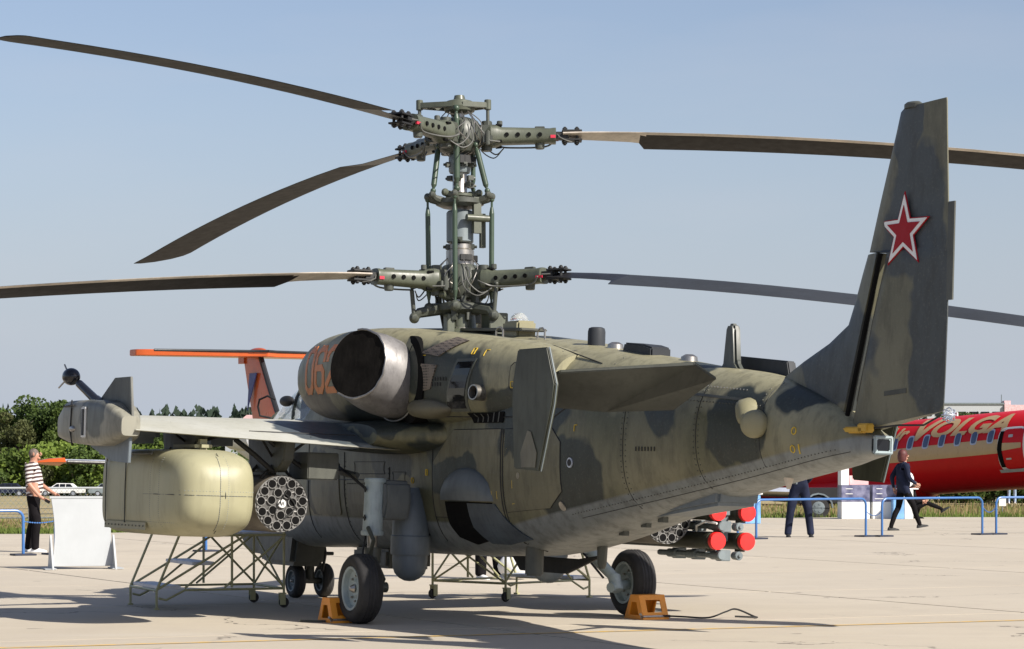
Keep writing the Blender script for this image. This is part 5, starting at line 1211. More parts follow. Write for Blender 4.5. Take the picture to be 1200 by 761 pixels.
def person(M_, label, pose, mats, hair, shoes, group=None, height=1.75):
    """pose : joints in metres for a 1.75 m figure facing +X ; mats : torso, sleeve, legs, forearm"""
    t = empty('person', M_ @ Matrix.Scale(height/1.75, 4), label, 'person', group)
    J = pose
    E_ = [('pelvis', 'waist', 'torso'), ('waist', 'chest', 'torso'), ('chest', 'collar', 'torso'), ('collar', 'neck', 'skin'), ('neck', 'head0', 'skin'), ('head0', 'head1', 'skin')]
    for s in 'LR':
        E_ += [('pelvis', 'hip'+s, 'legs'), ('hip'+s, 'mid'+s, 'legs'), ('mid'+s, 'knee'+s, 'legs'), ('knee'+s, 'calf'+s, 'legs'), ('calf'+s, 'ankle'+s, 'legs'), ('collar', 'shoulder'+s, 'torso'), ('shoulder'+s, 'elbow'+s, 'sleeve'), ('elbow'+s, 'wrist'+s, 'forearm'), ('wrist'+s, 'palm'+s, 'skin')]
    rad = dict(pelvis=(.165, .125), waist=(.155, .125), chest=(.165, .125), collar=(.09, .075), neck=(.056, .058), head0=(.070, .080), head1=(.070, .088))
    for s in 'LR':
        for k, q in dict(hip=.098, mid=.088, knee=.066, calf=.064, ankle=.050, shoulder=.068, elbow=.045, wrist=.028, palm=.030).items(): rad[k+s] = (q, q)
    rad.update(J.get('rad', {}))
    for s in 'LR':
        h, k, a = Vector(J['hip'+s]), Vector(J['knee'+s]), Vector(J['ankle'+s]); J['mid'+s] = tuple(h.lerp(k, .5)); J['calf'+s] = tuple(k.lerp(a, .35)+Vector((-.02, 0, 0)))
    for s in 'LR': a = Vector(J['ankle'+s]); J['cuff'+s] = (a.x, a.y, a.z-.055); rad['cuff'+s] = rad['ankle'+s]; E_.append(('ankle'+s, 'cuff'+s, 'legs'))
    names = list(rad); names = [q for q in names if q in J]
    me = bpy.data.meshes.new('person_body'); me.from_pydata([J[q] for q in names], [(names.index(a), names.index(b_)) for a, b_, _ in E_], [])
    ob = bpy.data.objects.new('tmp', me); COL.objects.link(ob)
    md = ob.modifiers.new('s', 'SKIN'); md.use_smooth_shade = True; md.branch_smoothing = .4
    sv = me.skin_vertices[0].data
    for i, q in enumerate(names): sv[i].radius = rad[q]; sv[i].use_root = (q == 'pelvis')
    ob.modifiers.new('u', 'SUBSURF').levels = 2
    ob.modifiers['u'].render_levels = 2
    dg = bpy.context.evaluated_depsgraph_get(); dg.update(); bm_ = bpy.data.meshes.new_from_object(ob.evaluated_get(dg)); bpy.data.objects.remove(ob)
    segs = [(Vector(J[a]), Vector(J[b_]), r) for a, b_, r in E_]
    order = ['torso', 'sleeve', 'legs', 'forearm', 'skin']
    bm_.materials.clear()
    for q in order[:4]: bm_.materials.append(M[mats[q]])
    bm_.materials.append(M['skin'])
    for p in bm_.polygons:
        c = p.center; best = 9; br = 'torso'
        for a, b_, r in segs:
            d = b_-a; u = max(0, min(1, (c-a).dot(d)/max(1e-6, d.dot(d)))); e = (c-(a+d*u)).length
            if r == 'legs' and u < .1: e += .02
            if e < best: best = e; br = r
        if br == 'skin' and c.z < J['collar'][2]+.035 and (c-Vector(J['neck'])).length < .3: br = 'torso'
        if br == 'legs' and c.z > J['pelvis'][2]+.05: br = 'torso'
        if br == 'torso' and c.z < J['pelvis'][2]-J.get('hem', .03): br = 'legs'
        if br == 'legs' and c.z > J['pelvis'][2]-J.get('hem', -.05): br = 'torso'
        p.material_index = order.index(br); p.use_smooth = True
    # fingers joined into the same body mesh
    b = MB()
    for s in 'LR':
        w_, pm = Vector(J['wrist'+s]), Vector(J['palm'+s]); d = (pm-w_).normalized(); side = Vector((0, 1, 0)) if abs(d.y) < .7 else Vector((1, 0, 0)); curl = d.cross(side).normalized()*(1 if s == 'L' else -1)
        up = Vector((1, 0, 0)) if d.z < -.5 else Vector((0, 0, -1)); fan = d.cross(up).normalized() if 0 else up
        for k, (o_, L_) in enumerate(((-.024, .066), (-.008, .076), (.008, .072), (.023, .056))):
            base = pm+up*o_*1.0; inn = side*(-.35 if s == 'L' else .35)
            b.tube([base, base+d*L_*.5+inn*.012, base+d*L_*.85+inn*.045, base+d*L_+inn*.075], .010, 6, .006)
        b.tube([w_.lerp(pm, .4)+up*.02, pm+up*.05, pm+up*.058+d*.035], .012, 6, .008)
    k = len(bm_.vertices); vs = [v.co.copy() for v in bm_.vertices]+[Vector(v) for v in b.v]
    fs = [tuple(p.vertices) for p in bm_.polygons]+[tuple(i+k for i in f) for f in b.f]; mi = [p.material_index for p in bm_.polygons]+[4]*len(b.f)
    me2 = bpy.data.meshes.new('body'); me2.from_pydata(vs, [], fs)
    for q in bm_.materials: me2.materials.append(q)
    for p, i in zip(me2.polygons, mi): p.material_index = i; p.use_smooth = True
    body = bpy.data.objects.new('body', me2); COL.objects.link(body); body.parent = t
    # face, ears, hair
    hc = Vector(J['head0']).lerp(Vector(J['head1']), .5); f = Vector(J.get('face', (1, 0, 0))).normalized(); sd_ = Vector((0, 0, 1)).cross(f)
    hm = Matrix((f, sd_, Vector((0, 0, 1)))).transposed()
    b = MB(); b.tube([hc+hm @ Vector((.082, 0, .02)), hc+hm @ Vector((.108, 0, -.015)), hc+hm @ Vector((.085, 0, -.028))], .014, 8, .018)
    for s in (1, -1): b.sphere(hc+hm @ Vector((-.005, .078*s, -.01)), .026, 10, (.7, .35, 1.2), 6, hm)
    b.sphere(hc+hm @ Vector((.062, 0, -.075)), .035, 10, (.8, 1, .7), 6, hm)
    b.build('face_features', M['skin'], body)
    b = MB()
    for s in (1, -1): b.sphere(hc+hm @ Vector((.086, .030*s, .018)), .009, 8, m=5)
    b.tube([hc+hm @ Vector((.094, -.022, -.052)), hc+hm @ Vector((.10, 0, -.053)), hc+hm @ Vector((.094, .022, -.052))], .005, 5); tag(b.build('eyes_and_mouth', M['shoeblack'], body), kind='stuff')
    if hair == 'short':
        b = MB(); b.sphere(hc+hm @ Vector((-.026, 0, -.004)), .094, 18, (.90, .88, .98), 12, hm)
        b.v = [tuple(Vector(q)) for q in b.v]; b.build('hair', M['greyhair'], t)
    elif hair == 'long':
        b = MB(); b.sphere(hc+hm @ Vector((-.034, 0, .018)), .112, 18, (.95, .90, 1.05), 12, hm); b.lathe([(.05, -.13), (.085, -.11), (.100, -.05), (.102, .03)], hc+hm @ Vector((-.045, 0, -.02)), (0, 0, 1), 16); b.build('hair', M['redhair'], t)
    for s in 'LR':
        a = Vector(J['ankle'+s]); g = J.get('toe'+s, (.2, 0, -.07)); g = Vector(g)
        b = MB(); rings = []; d = Vector((g.x, g.y, 0)).normalized() if g.length else Vector((1, 0, 0)); L_ = .27; tilt = J.get('tilt'+s, 0)
        sdv = Vector((-d.y, d.x, 0)); dd = (d*math.cos(tilt)+Vector((0, 0, -math.sin(tilt)))); uu = d*math.sin(tilt)+Vector((0, 0, math.cos(tilt)))
        for u_, hw, hh in ((-.075, .022, .04), (-.06, .034, .075), (.0, .040, .085), (.07, .044, .06), (.13, .048, .045), (.175, .040, .035), (.197, .02, .02)):
            c = a+dd*u_-uu*.085; rings.append([c+sdv*hw*math.cos(2*PI*k/12)+uu*(hh*max(0, math.sin(2*PI*k/12))**.8) for k in range(12)])
        b.loft(rings); b.build('shoe', M[shoes], t)
    return t, J
STAND = dict(pelvis=(0, 0, .96), waist=(.0, 0, 1.12), chest=(.0, 0, 1.30), collar=(-.01, 0, 1.44), neck=(.0, 0, 1.51), head0=(.015, 0, 1.60), head1=(.02, 0, 1.675),
    hipL=(0, .095, .90), kneeL=(.03, .11, .50), ankleL=(0, .12, .085), hipR=(0, -.095, .90), kneeR=(.03, -.11, .50), ankleR=(0, -.12, .085),
    shoulderL=(-.01, .185, 1.41), elbowL=(-.03, .25, 1.13), wristL=(.03, .26, .89), palmL=(.05, .26, .81), shoulderR=(-.01, -.185, 1.41), elbowR=(-.03, -.25, 1.13), wristR=(.03, -.26, .89), palmR=(.05, -.26, .81))
def pz(**k): d = dict(STAND); d.update(k); return d
def at(x, y, deg, z=0): return Matrix.Translation((x, y, z)) @ Matrix.Rotation(R_(deg), 4, 'Z')
man_pose = pz(hem=.02, waist=(.035, 0, 1.12), chest=(.01, 0, 1.30), collar=(-.02, 0, 1.44), neck=(.0, 0, 1.51), head0=(.035, 0, 1.60), head1=(.035, 0, 1.675), hipL=(0, .09, .90), kneeL=(-.03, .11, .50), ankleL=(-.12, .12, .09),
    kneeR=(.10, -.10, .50), ankleR=(.07, -.11, .09), elbowL=(.02, .24, 1.15), wristL=(.27, .2, .99), palmL=(.35, .18, .95), elbowR=(.0, -.24, 1.14), wristR=(.19, -.24, .93), palmR=(.26, -.23, .885),
    rad=dict(waist=(.20, .185), chest=(.195, .165), pelvis=(.185, .165), hipL=(.11, .11), hipR=(.11, .11), midL=(.10, .10), midR=(.10, .10), calfL=(.08, .08), calfR=(.08, .08), ankleL=(.068, .068), ankleR=(.068, .068), kneeL=(.08, .08), kneeR=(.08, .08), shoulderL=(.085, .085), shoulderR=(.085, .085)))
ps, _ = person(at(-7.96, 47.1, -8), 'balding man in striped short-sleeved shirt, black trousers and white shoes, facing right', man_pose, dict(torso='stripes', sleeve='stripes', legs='blackcloth', forearm='skin'), 'short', 'whitecloth')
ph = MB(); ph.box((.32, -.235, .85), (.09, .02, .05), Matrix.Rotation(.5, 3, 'Y')); o = ph.build('phone', M['darkglass'], None, bevel=.004); o.matrix_world = at(-7.96, 47.1, -8); tag(o, 'small dark phone held by the man in the striped shirt', 'phone')
person(at(5.70, 56.2, -90), 'person in dark navy shirt and trousers, feet apart, head hidden by the tail boom', pz(ankleL=(0, .22, .085), kneeL=(.02, .17, .5), ankleR=(0, -.22, .085), kneeR=(.02, -.17, .5), elbowL=(-.08, .24, 1.14), wristL=(-.18, .1, .98), palmL=(-.2, .02, .95), elbowR=(-.08, -.24, 1.14), wristR=(-.18, -.1, .98), palmR=(-.2, -.02, .95), rad=dict(kneeL=(.085, .085), kneeR=(.085, .085), calfL=(.08, .08), calfR=(.08, .08), ankleL=(.075, .075), ankleR=(.075, .075), pelvis=(.215, .16), waist=(.21, .165), chest=(.21, .15), hipL=(.12, .12), hipR=(.12, .12), midL=(.105, .105), midR=(.105, .105))),
       dict(torso='navy', sleeve='navy', legs='navy', forearm='navy'), 'short', 'shoeblack', height=1.80)
person(at(8.45, 61.2, 18), 'walking woman with dark red hair, navy jacket and black trousers', pz(hem=.14, ankleR=(.36, -.07, .15), kneeR=(.22, -.10, .50), ankleL=(-.25, .09, .09), kneeL=(-.06, .11, .50), tiltL=0.0, tiltR=-.15, elbowL=(-.16, .24, 1.16), wristL=(-.10, .26, .93), palmL=(-.08, .26, .86), elbowR=(.02, -.24, 1.14), wristR=(.20, -.22, 1.02), palmR=(.27, -.2, 1.0),
       rad=dict(chest=(.20, .17), waist=(.19, .175), pelvis=(.195, .18), elbowL=(.06, .06), elbowR=(.06, .06))), dict(torso='navy', sleeve='navy', legs='blackcloth', forearm='navy'), 'long', 'shoeblack', height=1.74)
person(at(-.30, 36.6, -60), 'person in black trousers and white trainers beyond the hull, seen only below the knees', pz(ankleL=(.1, .1, .085), rad=dict(calfL=(.085, .085), calfR=(.085, .085), ankleL=(.078, .078), ankleR=(.078, .078), kneeL=(.095, .095), kneeR=(.095, .095))), dict(torso='whitecloth', sleeve='whitecloth', legs='blackcloth', forearm='skin'), 'short', 'whitecloth')
person(at(18.35, 104, -100, terr(104)), 'person in pale blue jeans standing on grass beyond the red jet', pz(), dict(torso='whitecloth', sleeve='whitecloth', legs='jeans', forearm='skin'), 'short', 'whitecloth', height=1.68)
person(at(10.35, 73.5, 0, 0), 'person in black crouching behind the walking woman, one leg stretched out', dict(pelvis=(0, 0, .30), waist=(-.02, 0, .45), chest=(.0, 0, .60), collar=(.04, 0, .73), neck=(.07, 0, .79), head0=(.10, 0, .86), head1=(.115, 0, .925),
       hipL=(.02, .09, .27), kneeL=(.30, .13, .42), ankleL=(.16, .14, .085), hipR=(.04, -.09, .27), kneeR=(.40, -.12, .42), ankleR=(.78, -.14, .26), tiltR=-.6, shoulderL=(.03, .18, .70), elbowL=(.08, .24, .45), wristL=(.25, .2, .38), palmL=(.32, .19, .36), shoulderR=(.03, -.18, .70), elbowR=(.10, -.24, .45), wristR=(.27, -.2, .46), palmR=(.34, -.19, .46)),
       dict(torso='blackcloth', sleeve='blackcloth', legs='blackcloth', forearm='blackcloth'), 'short', 'shoeblack')
o = MB(); o.sphere((0, 0, .17), .17, 14, (1.4, .8, 1), 8); o = o.build('carrier_bag', M['whitecloth'], None); o.location = (.05, 36.4, .0); tag(o, 'white carrier bag on the ground beyond the hull, beside the black trousers', 'bag')

# ================================================================== RED REGIONAL JET
th = R_(56.5)
JM = Matrix.Translation((16.65, 97.5, 1.80)) @ Matrix.Rotation(-th, 4, 'Z') @ Matrix.Rotation(R_(-2.9), 4, 'Y')
jet = empty('regional_jet', JM, 'red regional jet with gold stripe and gold lettering, parked behind the helicopter tail', 'aircraft')
R0 = 1.345
b = MB(); rings = []
for x, r, dz in ((8.2, .05, -.45), (7.9, .3, -.42), (7.2, .65, -.32), (6.2, 1.0, -.16), (5.0, 1.25, -.04), (3.8, R0, 0), (0, R0, 0), (-5, R0, 0), (-11, R0, 0), (-13, 1.25, .08), (-15, .95, .28), (-17, .55, .5), (-18.3, .2, .62)):
    rings.append([Vector((x, r*math.cos(2*PI*k/56), dz+r*math.sin(2*PI*k/56))) for k in range(56)])
b.loft(rings); b.build('fuselage', M['jetred'], jet, 60)
b = MB(); rings = []
for x, hw, z0 in ((-3.0, .3, -1.30), (-3.8, 1.0, -1.50), (-5, 1.25, -1.62), (-9, 1.25, -1.62), (-10.5, .9, -1.45), (-11.2, .3, -1.3)):
    rings.append([Vector((x, hw*math.cos(2*PI*k/24), -1.0+(abs(z0)-1.0)*math.sin(2*PI*k/24))) for k in range(24)])
b.loft(rings); b.build('belly_fairing', M['jetred'], jet, 60)
def jproj(x, z, off):
    if abs(z) >= R0: return None
    return Vector((x, -math.sqrt((R0+off)**2-z*z), z))
def jconf(name, poly, mat, parent=jet, off=.02, step=.12):
    bm = bmesh.new(); bm.faces.new([bm.verts.new((p[0], 0, p[1])) for p in poly])
    z0 = min(p[1] for p in poly); z1 = max(p[1] for p in poly); k = z0+step
    while k < z1: bmesh.ops.bisect_plane(bm, geom=bm.verts[:]+bm.edges[:]+bm.faces[:], plane_co=(0, 0, k), plane_no=(0, 0, 1)); k += step
    for v in bm.verts: v.co = jproj(v.co.x, v.co.z, off)
    me = bpy.data.meshes.new(name); bm.to_mesh(me); bm.free(); me.materials.append(mat)
    for p in me.polygons: p.use_smooth = True
    o = bpy.data.objects.new(name, me); COL.objects.link(o); o.parent = parent; return o
up = [(-16, .35)] + [(-15+i, .30+.04*math.sin(i*.5)) for i in range(0, 19)] + [(4.5, .18)]
lo = [(4.5, .02)] + [(3-i, -.12-.09*math.sin(i*.16)) for i in range(0, 19)] + [(-16, .1)]
jconf('gold_stripe', up+lo, M['gold'], off=.012, step=.1)
jconf('gold_stripe', [(-4.2, 1.12), (-6.0, .82), (-9, .6), (-9, .40), (-6.2, .58), (-5.0, .86)], M['gold'], off=.013)
def rr2(cx, cz, w_, h_, n_=20, e=.5): return [(cx+w_/2*sgp(math.cos(2*PI*k/n_), e), cz+h_/2*sgp(math.sin(2*PI*k/n_), e)) for k in range(n_)]
for k in range(-6, 6):
    x = .32-.815*(k+0)-.0
    o = jconf('cabin_window', rr2(x, .46, .34, .50), M['alu'], off=.018); jconf('window_pane', rr2(x, .46, .24, .40), M['winred'], o, off=.024)
b = MB()
dr = jconf('service_door', rr2(2.15, -.02, 1.25, 1.50, 28, .35), M['white'], off=.020); jconf('door_panel', rr2(2.25, -.02, 1.05, 1.36, 28, .35), M['jetred'], dr, off=.040); jconf('door_stripe', [(1.72, .20), (2.68, .17), (2.68, .0), (1.72, -.07)], M['gold'], dr, off=.044)
jconf('door_gap', [(1.60, -.62), (1.80, -.62), (1.76, 0), (1.80, .60), (1.62, .60), (1.54, 0)], M['shade_black'], dr, off=.050); jconf('door_sill', [(1.5, -.80), (2.9, -.80), (2.9, -.70), (1.5, -.70)], M['alu'], dr, off=.10)
jconf('door_frame_post', [(2.82, -.65), (2.92, -.65), (2.92, .65), (2.82, .65)], M['white'], off=.09)
jconf('door_plate', rr2(2.15, .42, .22, .10, 8, .2), M['offwhite'], dr, off=.048); jconf('door_plate', rr2(2.05, -.35, .26, .06, 8, .2), M['offwhite'], dr, off=.048)
def lettering(txt, x0, z0, size, shear=.35, rise=0.0, sx_=1.25, name='lettering', bold=.085):
    cu = bpy.data.curves.new(name, 'FONT'); cu.body = txt; cu.size = size; cu.shear = shear; cu.offset = bold*size*.5; cu.resolution_u = 4
    ob = bpy.data.objects.new('tmp', cu); COL.objects.link(ob); dg = bpy.context.evaluated_depsgraph_get(); dg.update()
    me = bpy.data.meshes.new_from_object(ob.evaluated_get(dg)); bpy.data.objects.remove(ob)
    bm = bmesh.new(); bm.from_mesh(me)
    for v in bm.verts: v.co = Vector((v.co.x*sx_, 0, v.co.y+v.co.x*rise))
    z1 = max(v.co.z for v in bm.verts); k = min(v.co.z for v in bm.verts)+.06
    while k < z1: bmesh.ops.bisect_plane(bm, geom=bm.verts[:]+bm.edges[:]+bm.faces[:], plane_co=(0, 0, k), plane_no=(0, 0, 1)); k += .06
    for v in bm.verts:
        q = jproj(x0+v.co.x, min(1.33, z0+v.co.z), .02); v.co = q
    bm.to_mesh(me); bm.free(); me.materials.clear(); me.materials.append(M['gold']); me.name = name
    o = bpy.data.objects.new(name, me); COL.objects.link(o); o.parent = jet; return me
lettering('Air', -4.5, .60, .62, sx_=1.45)
lettering('V', -3.15, .56, .98, sx_=1.6)
lettering('OLGA', -2.15, .62, .80, sx_=1.80)
for s in (1, -1):
    b = MB(); b.loft([[Vector((x, y*s, z)) for x, z in ((xl, zc), (xl-.15, zc+th_), (xl-c*.5, zc+th_), (xl-c, zc), (xl-c*.5, zc-th_*.5), (xl-.15, zc-th_*.4))] for y, xl, c, zc, th_ in ((.6, -4.6, 4.6, -1.25, .22), (4, -6.0, 2.8, -1.12, .16), (9.6, -8.4, 1.3, -.80, .07))]); b.build('wing', M['alu'], jet)
    b = MB(); b.lathe([(.55, 0), (.70, .1), (.74, .9), (.66, 2.2), (.45, 3.1), (.3, 3.1)], (-11.4, 2.0*s, .45), (-1, 0, 0), 28, caps=False); b.lathe([(.56, .1), (.2, .12), (.001, -.15)], (-11.4, 2.0*s, .45), (-1, 0, 0), 24, caps=False); b.box((-12.9, 1.4*s, .5), (2.2, .9, .16)); b.build('engine_nacelle', M['jetred'], jet)
b = MB(); b.prism([(-14.2, 1.0), (-16.6, 3.55), (-18.4, 3.55), (-17.8, .6)], lambda u, v, w_: Vector((u, w_, v)), -.12, .12); b.build('tail_fin', M['jetred'], jet)
b = MB(); b.prism([(-16.3, 0), (-17.6, 2.9), (-18.4, 2.9), (-18.2, 0), (-18.4, -2.9), (-17.6, -2.9)], lambda u, v, w_: Vector((u, v, 3.5+w_)), -.06, .06); b.build('stabilizer', M['jetred'], jet)
b = MB()
for x, y in ((5.0, 0), (-6.9, 1.6), (-6.9, -1.6)):
    zg = -(1.80+.25)-(x*math.sin(R_(2.9)))
    b.cyl((x, y, -1.1), (x, y, zg+.3), .09, n=12)
    for dy in (-.17, .17): b.cyl((x, y+dy-.08, zg+.38), (x, y+dy+.08, zg+.38), .38, n=24)
b.build('landing_gear', M['rubber'], jet)
b = MB(); b.box((-2.0, 0, R0+.05), (.3, .05, .15)); b.build('roof_aerial', M['white'], jet)

# ================================================================== ORANGE-TAILED JET
k37 = 90/3320
OM = Matrix.Translation((-8.35, 91, 0)) @ Matrix.Rotation(R_(-58), 4, 'Z')
oj = empty('business_jet', OM, 'white business jet with orange T-tail and orange wing tip beyond the port wing', 'aircraft')
zf = lambda y: 1.55+(538-y)*91/3320
b = MB(); rings = []
for x, r, z in ((11.5, .05, 1.35), (11, .28, 1.4), (10, .52, 1.5), (8.8, .72, 1.6), (7, .78, 1.68), (3, .78, 1.7), (1, .60, 1.85), (-.6, .35, 2.05), (-1.6, .12, 2.2)):
    rings.append([Vector((x, r*math.cos(2*PI*k/32), z+r*math.sin(2*PI*k/32))) for k in range(32)])
b.loft(rings); b.build('fuselage', M['white'], oj, 60)
b = MB(); rings = []
for z, xl, xt, tk in ((2.1, 3.0, .2, .30), (2.5, 2.4, .15, .26), (3.0, 1.75, .0, .24), (4.0, 1.1, -.35, .2), (zf(417), .55, -.62, .18)):
    c = xl-xt; rings.append([Vector((xl-c*u, tk/2*airfoil_t(u), z)) for u in (0, .05, .15, .3, .6, 1)]+[Vector((xl-c*u, -tk/2*airfoil_t(u), z)) for u in (.6, .3, .15, .05)])
b.loft(rings); of = b.build('tail_fin', M['orange'], oj, 40)
b = MB(); b.tube([(2.0, 0, 2.8), (1.78, 0, 3.0), (1.12, 0, 4.0), (.58, 0, zf(417))], .09, 8); b.build('deicing_boot', M['boot'], of)
b = MB(); b.prism([(.55, 4.3), (.05, 4.3), (-.1, 3.1)], lambda u, v, w_: Vector((u, w_, v)), -.125, -.10); b.prism([(.15, 4.5), (.45, 3.9), (-.35, 3.2), (-.2, 3.9), (-.5, 4.2)], lambda u, v, w_: Vector((u, w_, v)), -.135, -.12) if 0 else None; b.build('blue_tail_emblem', M['blue_star'], of)
zs = zf(414)
b = MB(); pts = [(1.1, 0), (.75, .5), (.1, 3.75), (-.15, 4.0), (-.62, 4.0), (-.42, 0)]
full = pts+[(x, -y) for x, y in pts[::-1][1:-1]]
b.prism(full, lambda u, v, w_: Vector((u, v, zs+w_+.0)), -.15, .05); sb = b.build('stabilizer', M['orange'], oj, bevel=.02)
for s in (1, -1):
    b = MB(); b.tube([(1.12, 0, zs+.03), (.77, .5*s, zs+.03), (.14, 3.5*s, zs+.03)], .04, 8); b.build('deicing_boot', M['boot'], sb)
b = MB(); b.sphere((.4, 0, zs), .16, 14, (4, 1, 1)); b.box((-.65, 0, zs-.15), (.4, .14, .35)); b.build('fin_bullet', M['orange'], of)
zw = zf(541)
for s in (1, -1):
    b = MB(); b.loft([[Vector((x, y*s, z)) for x, z in ((xl, zc), (xl-.1, zc+th_), (xl-c*.5, zc+th_), (xl-c, zc), (xl-c*.5, zc-th_*.5))] for y, xl, c, zc, th_ in ((.5, 6.4, 2.2, zw-.25, .14), (8.85, 5.75, .95, zw, .08), (8.86, 5.75, .95, zw, .08))]); wg = b.build('wing', M['alu'], oj)
    b = MB(); b.loft([[Vector((x, y*s, z)) for x, z in ((xl, zc), (xl-.1, zc+th_), (xl-c*.5, zc+th_), (xl-c, zc), (xl-c*.5, zc-th_))] for y, xl, c, zc, th_ in ((8.87, 5.78, 1.0, zw, .12), (9.25, 5.65, .8, zw, .09), (9.7, 5.3, .25, zw-.02, .02))]); b.build('wing_tip', M['orange'], wg)
    b = MB(); b.tube([(6.42, .5*s, zw-.22), (5.80, 8.85*s, zw)], .055, 8); b.build('deicing_boot', M['boot'], wg)
    b = MB(); b.lathe([(.25, 0), (.36, .1), (.40, .7), (.34, 1.7), (.22, 2.2)], (2.9, 1.25*s, zf(515)), (-1, 0, 0), 24); b.box((1.9, .75*s, zf(515)), (1.4, .7, .1)); b.build('engine_nacelle', M['white'], oj)
b = MB()
for x, y in ((9.0, 0), (4.7, 1.6), (4.7, -1.6)):
    b.cyl((x, y, 1.2), (x, y, .2), .06, n=10); b.cyl((x, y-.08, .22), (x, y+.08, .22), .25, n=18)
b.build('landing_gear', M['rubber'], oj)

# ================================================================== STANDS, TRAILER
m, n, l, bb = nodes('printed_sky_photo'); v = coord(n); sx = n.new('ShaderNodeSeparateXYZ'); l.new(v, sx.inputs[0]); f, _ = noise_(n, l, v, 5, 5)
c = mixc(n, l, ramp_(n, l, f, .35, .65), (.05, .055, .12), (.22, .22, .32)); l.new(c, bb.inputs['Base Color']); bb.inputs['Roughness'].default_value = .4; M['print'] = m
M['printred'] = paint('printed_pink_white', (.65, .42, .42), .5, var=.3, scale=2); M['lightblue'] = paint('printed_light_blue', (.20, .42, .72), .5, var=.3, scale=3)
def stand(x, y, w_, label, tall=False):
    t = empty('exhibition_stand', frame2((x, y), 1, .1), label, 'stand', None)
    b = MB(); b.box((0, 0, .22), (w_, .5, .44)); b.build('plinth', M['white'], t, bevel=.006)
    b = MB(); b.box((0, -.005, .66), (w_, .48, .43)); pr = b.build('printed_panel', M['print'], t)
    b = MB()
    for k in range(3): b.box((-w_*.3+.05, -.25, .52+.13*k), (w_*(.25 if k else .4), .006, .018))
    b.build('caption_line', M['white'], pr)
    if tall:
        b = MB(); b.box((-w_/2+.10, 0, 1.2), (.2, .4, .66)); b.build('side_banner', M['white'], t); b = MB(); b.box((.12, .05, 1.0), (w_-.24, .3, .24)); b.build('header', M['printred'], t)
    return t
stand(8.85, 73.4, .74, 'exhibition stand with dark blue printed panel, white plinth and tall white side banner', True)
stand(9.62, 73.6, .62, 'exhibition stand with a dark blue printed panel, just left of the walking woman')
t = empty('white_cabinet', (10.16, 73.2, 0), 'white cabinet with light blue front and white dish, behind the walking woman', 'cabinet')
b = MB(); b.box((0, 0, .38), (.36, .4, .76)); b.build('cabinet_body', M['white'], t, bevel=.01); b = MB(); b.box((-.19, -.0, .25), (.30, .42, .5)); b.build('blue_front', M['lightblue'], t, bevel=.01)
b = MB(); b.box((.05, 0, .78), (.55, .3, .03)); b.cyl((.02, 0, .78), (.02, 0, .95), .03, n=8); b.sphere((.02, -.05, 1.02), .22, 18, (.9, .3, 1)); b.build('dish', M['white'], t)
t = empty('small_stand', (5.7, 68, 0), 'small white and blue box standing beyond the red-capped missiles', 'box')
b = MB(); b.box((.0, 0, .35), (.5, .4, .7)); b.build('box_body', M['lightblue'], t, bevel=.01); b = MB(); b.box((0, 0, .75), (.6, .44, .12)); b.build('box_lid', M['white'], t, bevel=.01)
t = empty('utility_trailer', (8.2, 76.3, -.06), 'small dark trailer with a grey mudguard beside the exhibition stands', 'trailer')
b = MB(); b.box((.25, .3, .62), (1.5, 1.1, .42)); b.box((-.7, .3, .5), (.9, .1, .08)); b.build('trailer_body', M['black'], t, bevel=.02)
b = MB(); b.cyl((.02, -.35, .30), (.02, -.15, .30), .30, n=28); wl_ = b.build('wheel', M['rubber'], t, bevel=.02); b = MB(); b.lathe([(.17, 0), (.15, .005), (.05, .008), (.001, .01)], (.02, -.35, .30), (0, -1, 0), 20)
for k in range(5): b.cyl((.02+.1*math.cos(k*1.257), -.355, .3+.1*math.sin(k*1.257)), (.02+.1*math.cos(k*1.257), -.366, .3+.1*math.sin(k*1.257)), .03, n=8)
b.build('wheel_rim', M['rack'], wl_); b = MB(); b.frame([(.40*math.cos(a*PI/8), .40*math.sin(a*PI/8)) for a in range(9)], [(.36*math.cos(a*PI/8), .36*math.sin(a*PI/8)) for a in range(9)], lambda u, v, w_: Vector((u+.02, w_, v+.3)), -.37, -.13); b.build('mudguard', M['rack'], t)
t = empty('wire_marker', (5.9, 76.5, -.05), 'small white sign on a stake in dry grass behind the tail boom', 'sign'); b = MB(); b.box((0, 0, .5), (.22, .02, .22)); b.build('sign_plate', M['white'], t); b = MB(); b.cyl((0, .02, 0), (0, .02, .55), .015, n=6); b.build('stake', M['rack'], t)
t = empty('wire_marker', (13.85, 80, -.05), 'small white sign on a stake in grass near the person in jeans', 'sign'); b = MB(); b.box((0, 0, .38), (.20, .02, .22)); b.build('sign_plate', M['white'], t); b = MB(); b.cyl((0, .02, 0), (0, .02, .4), .015, n=6); b.build('stake', M['rack'], t)

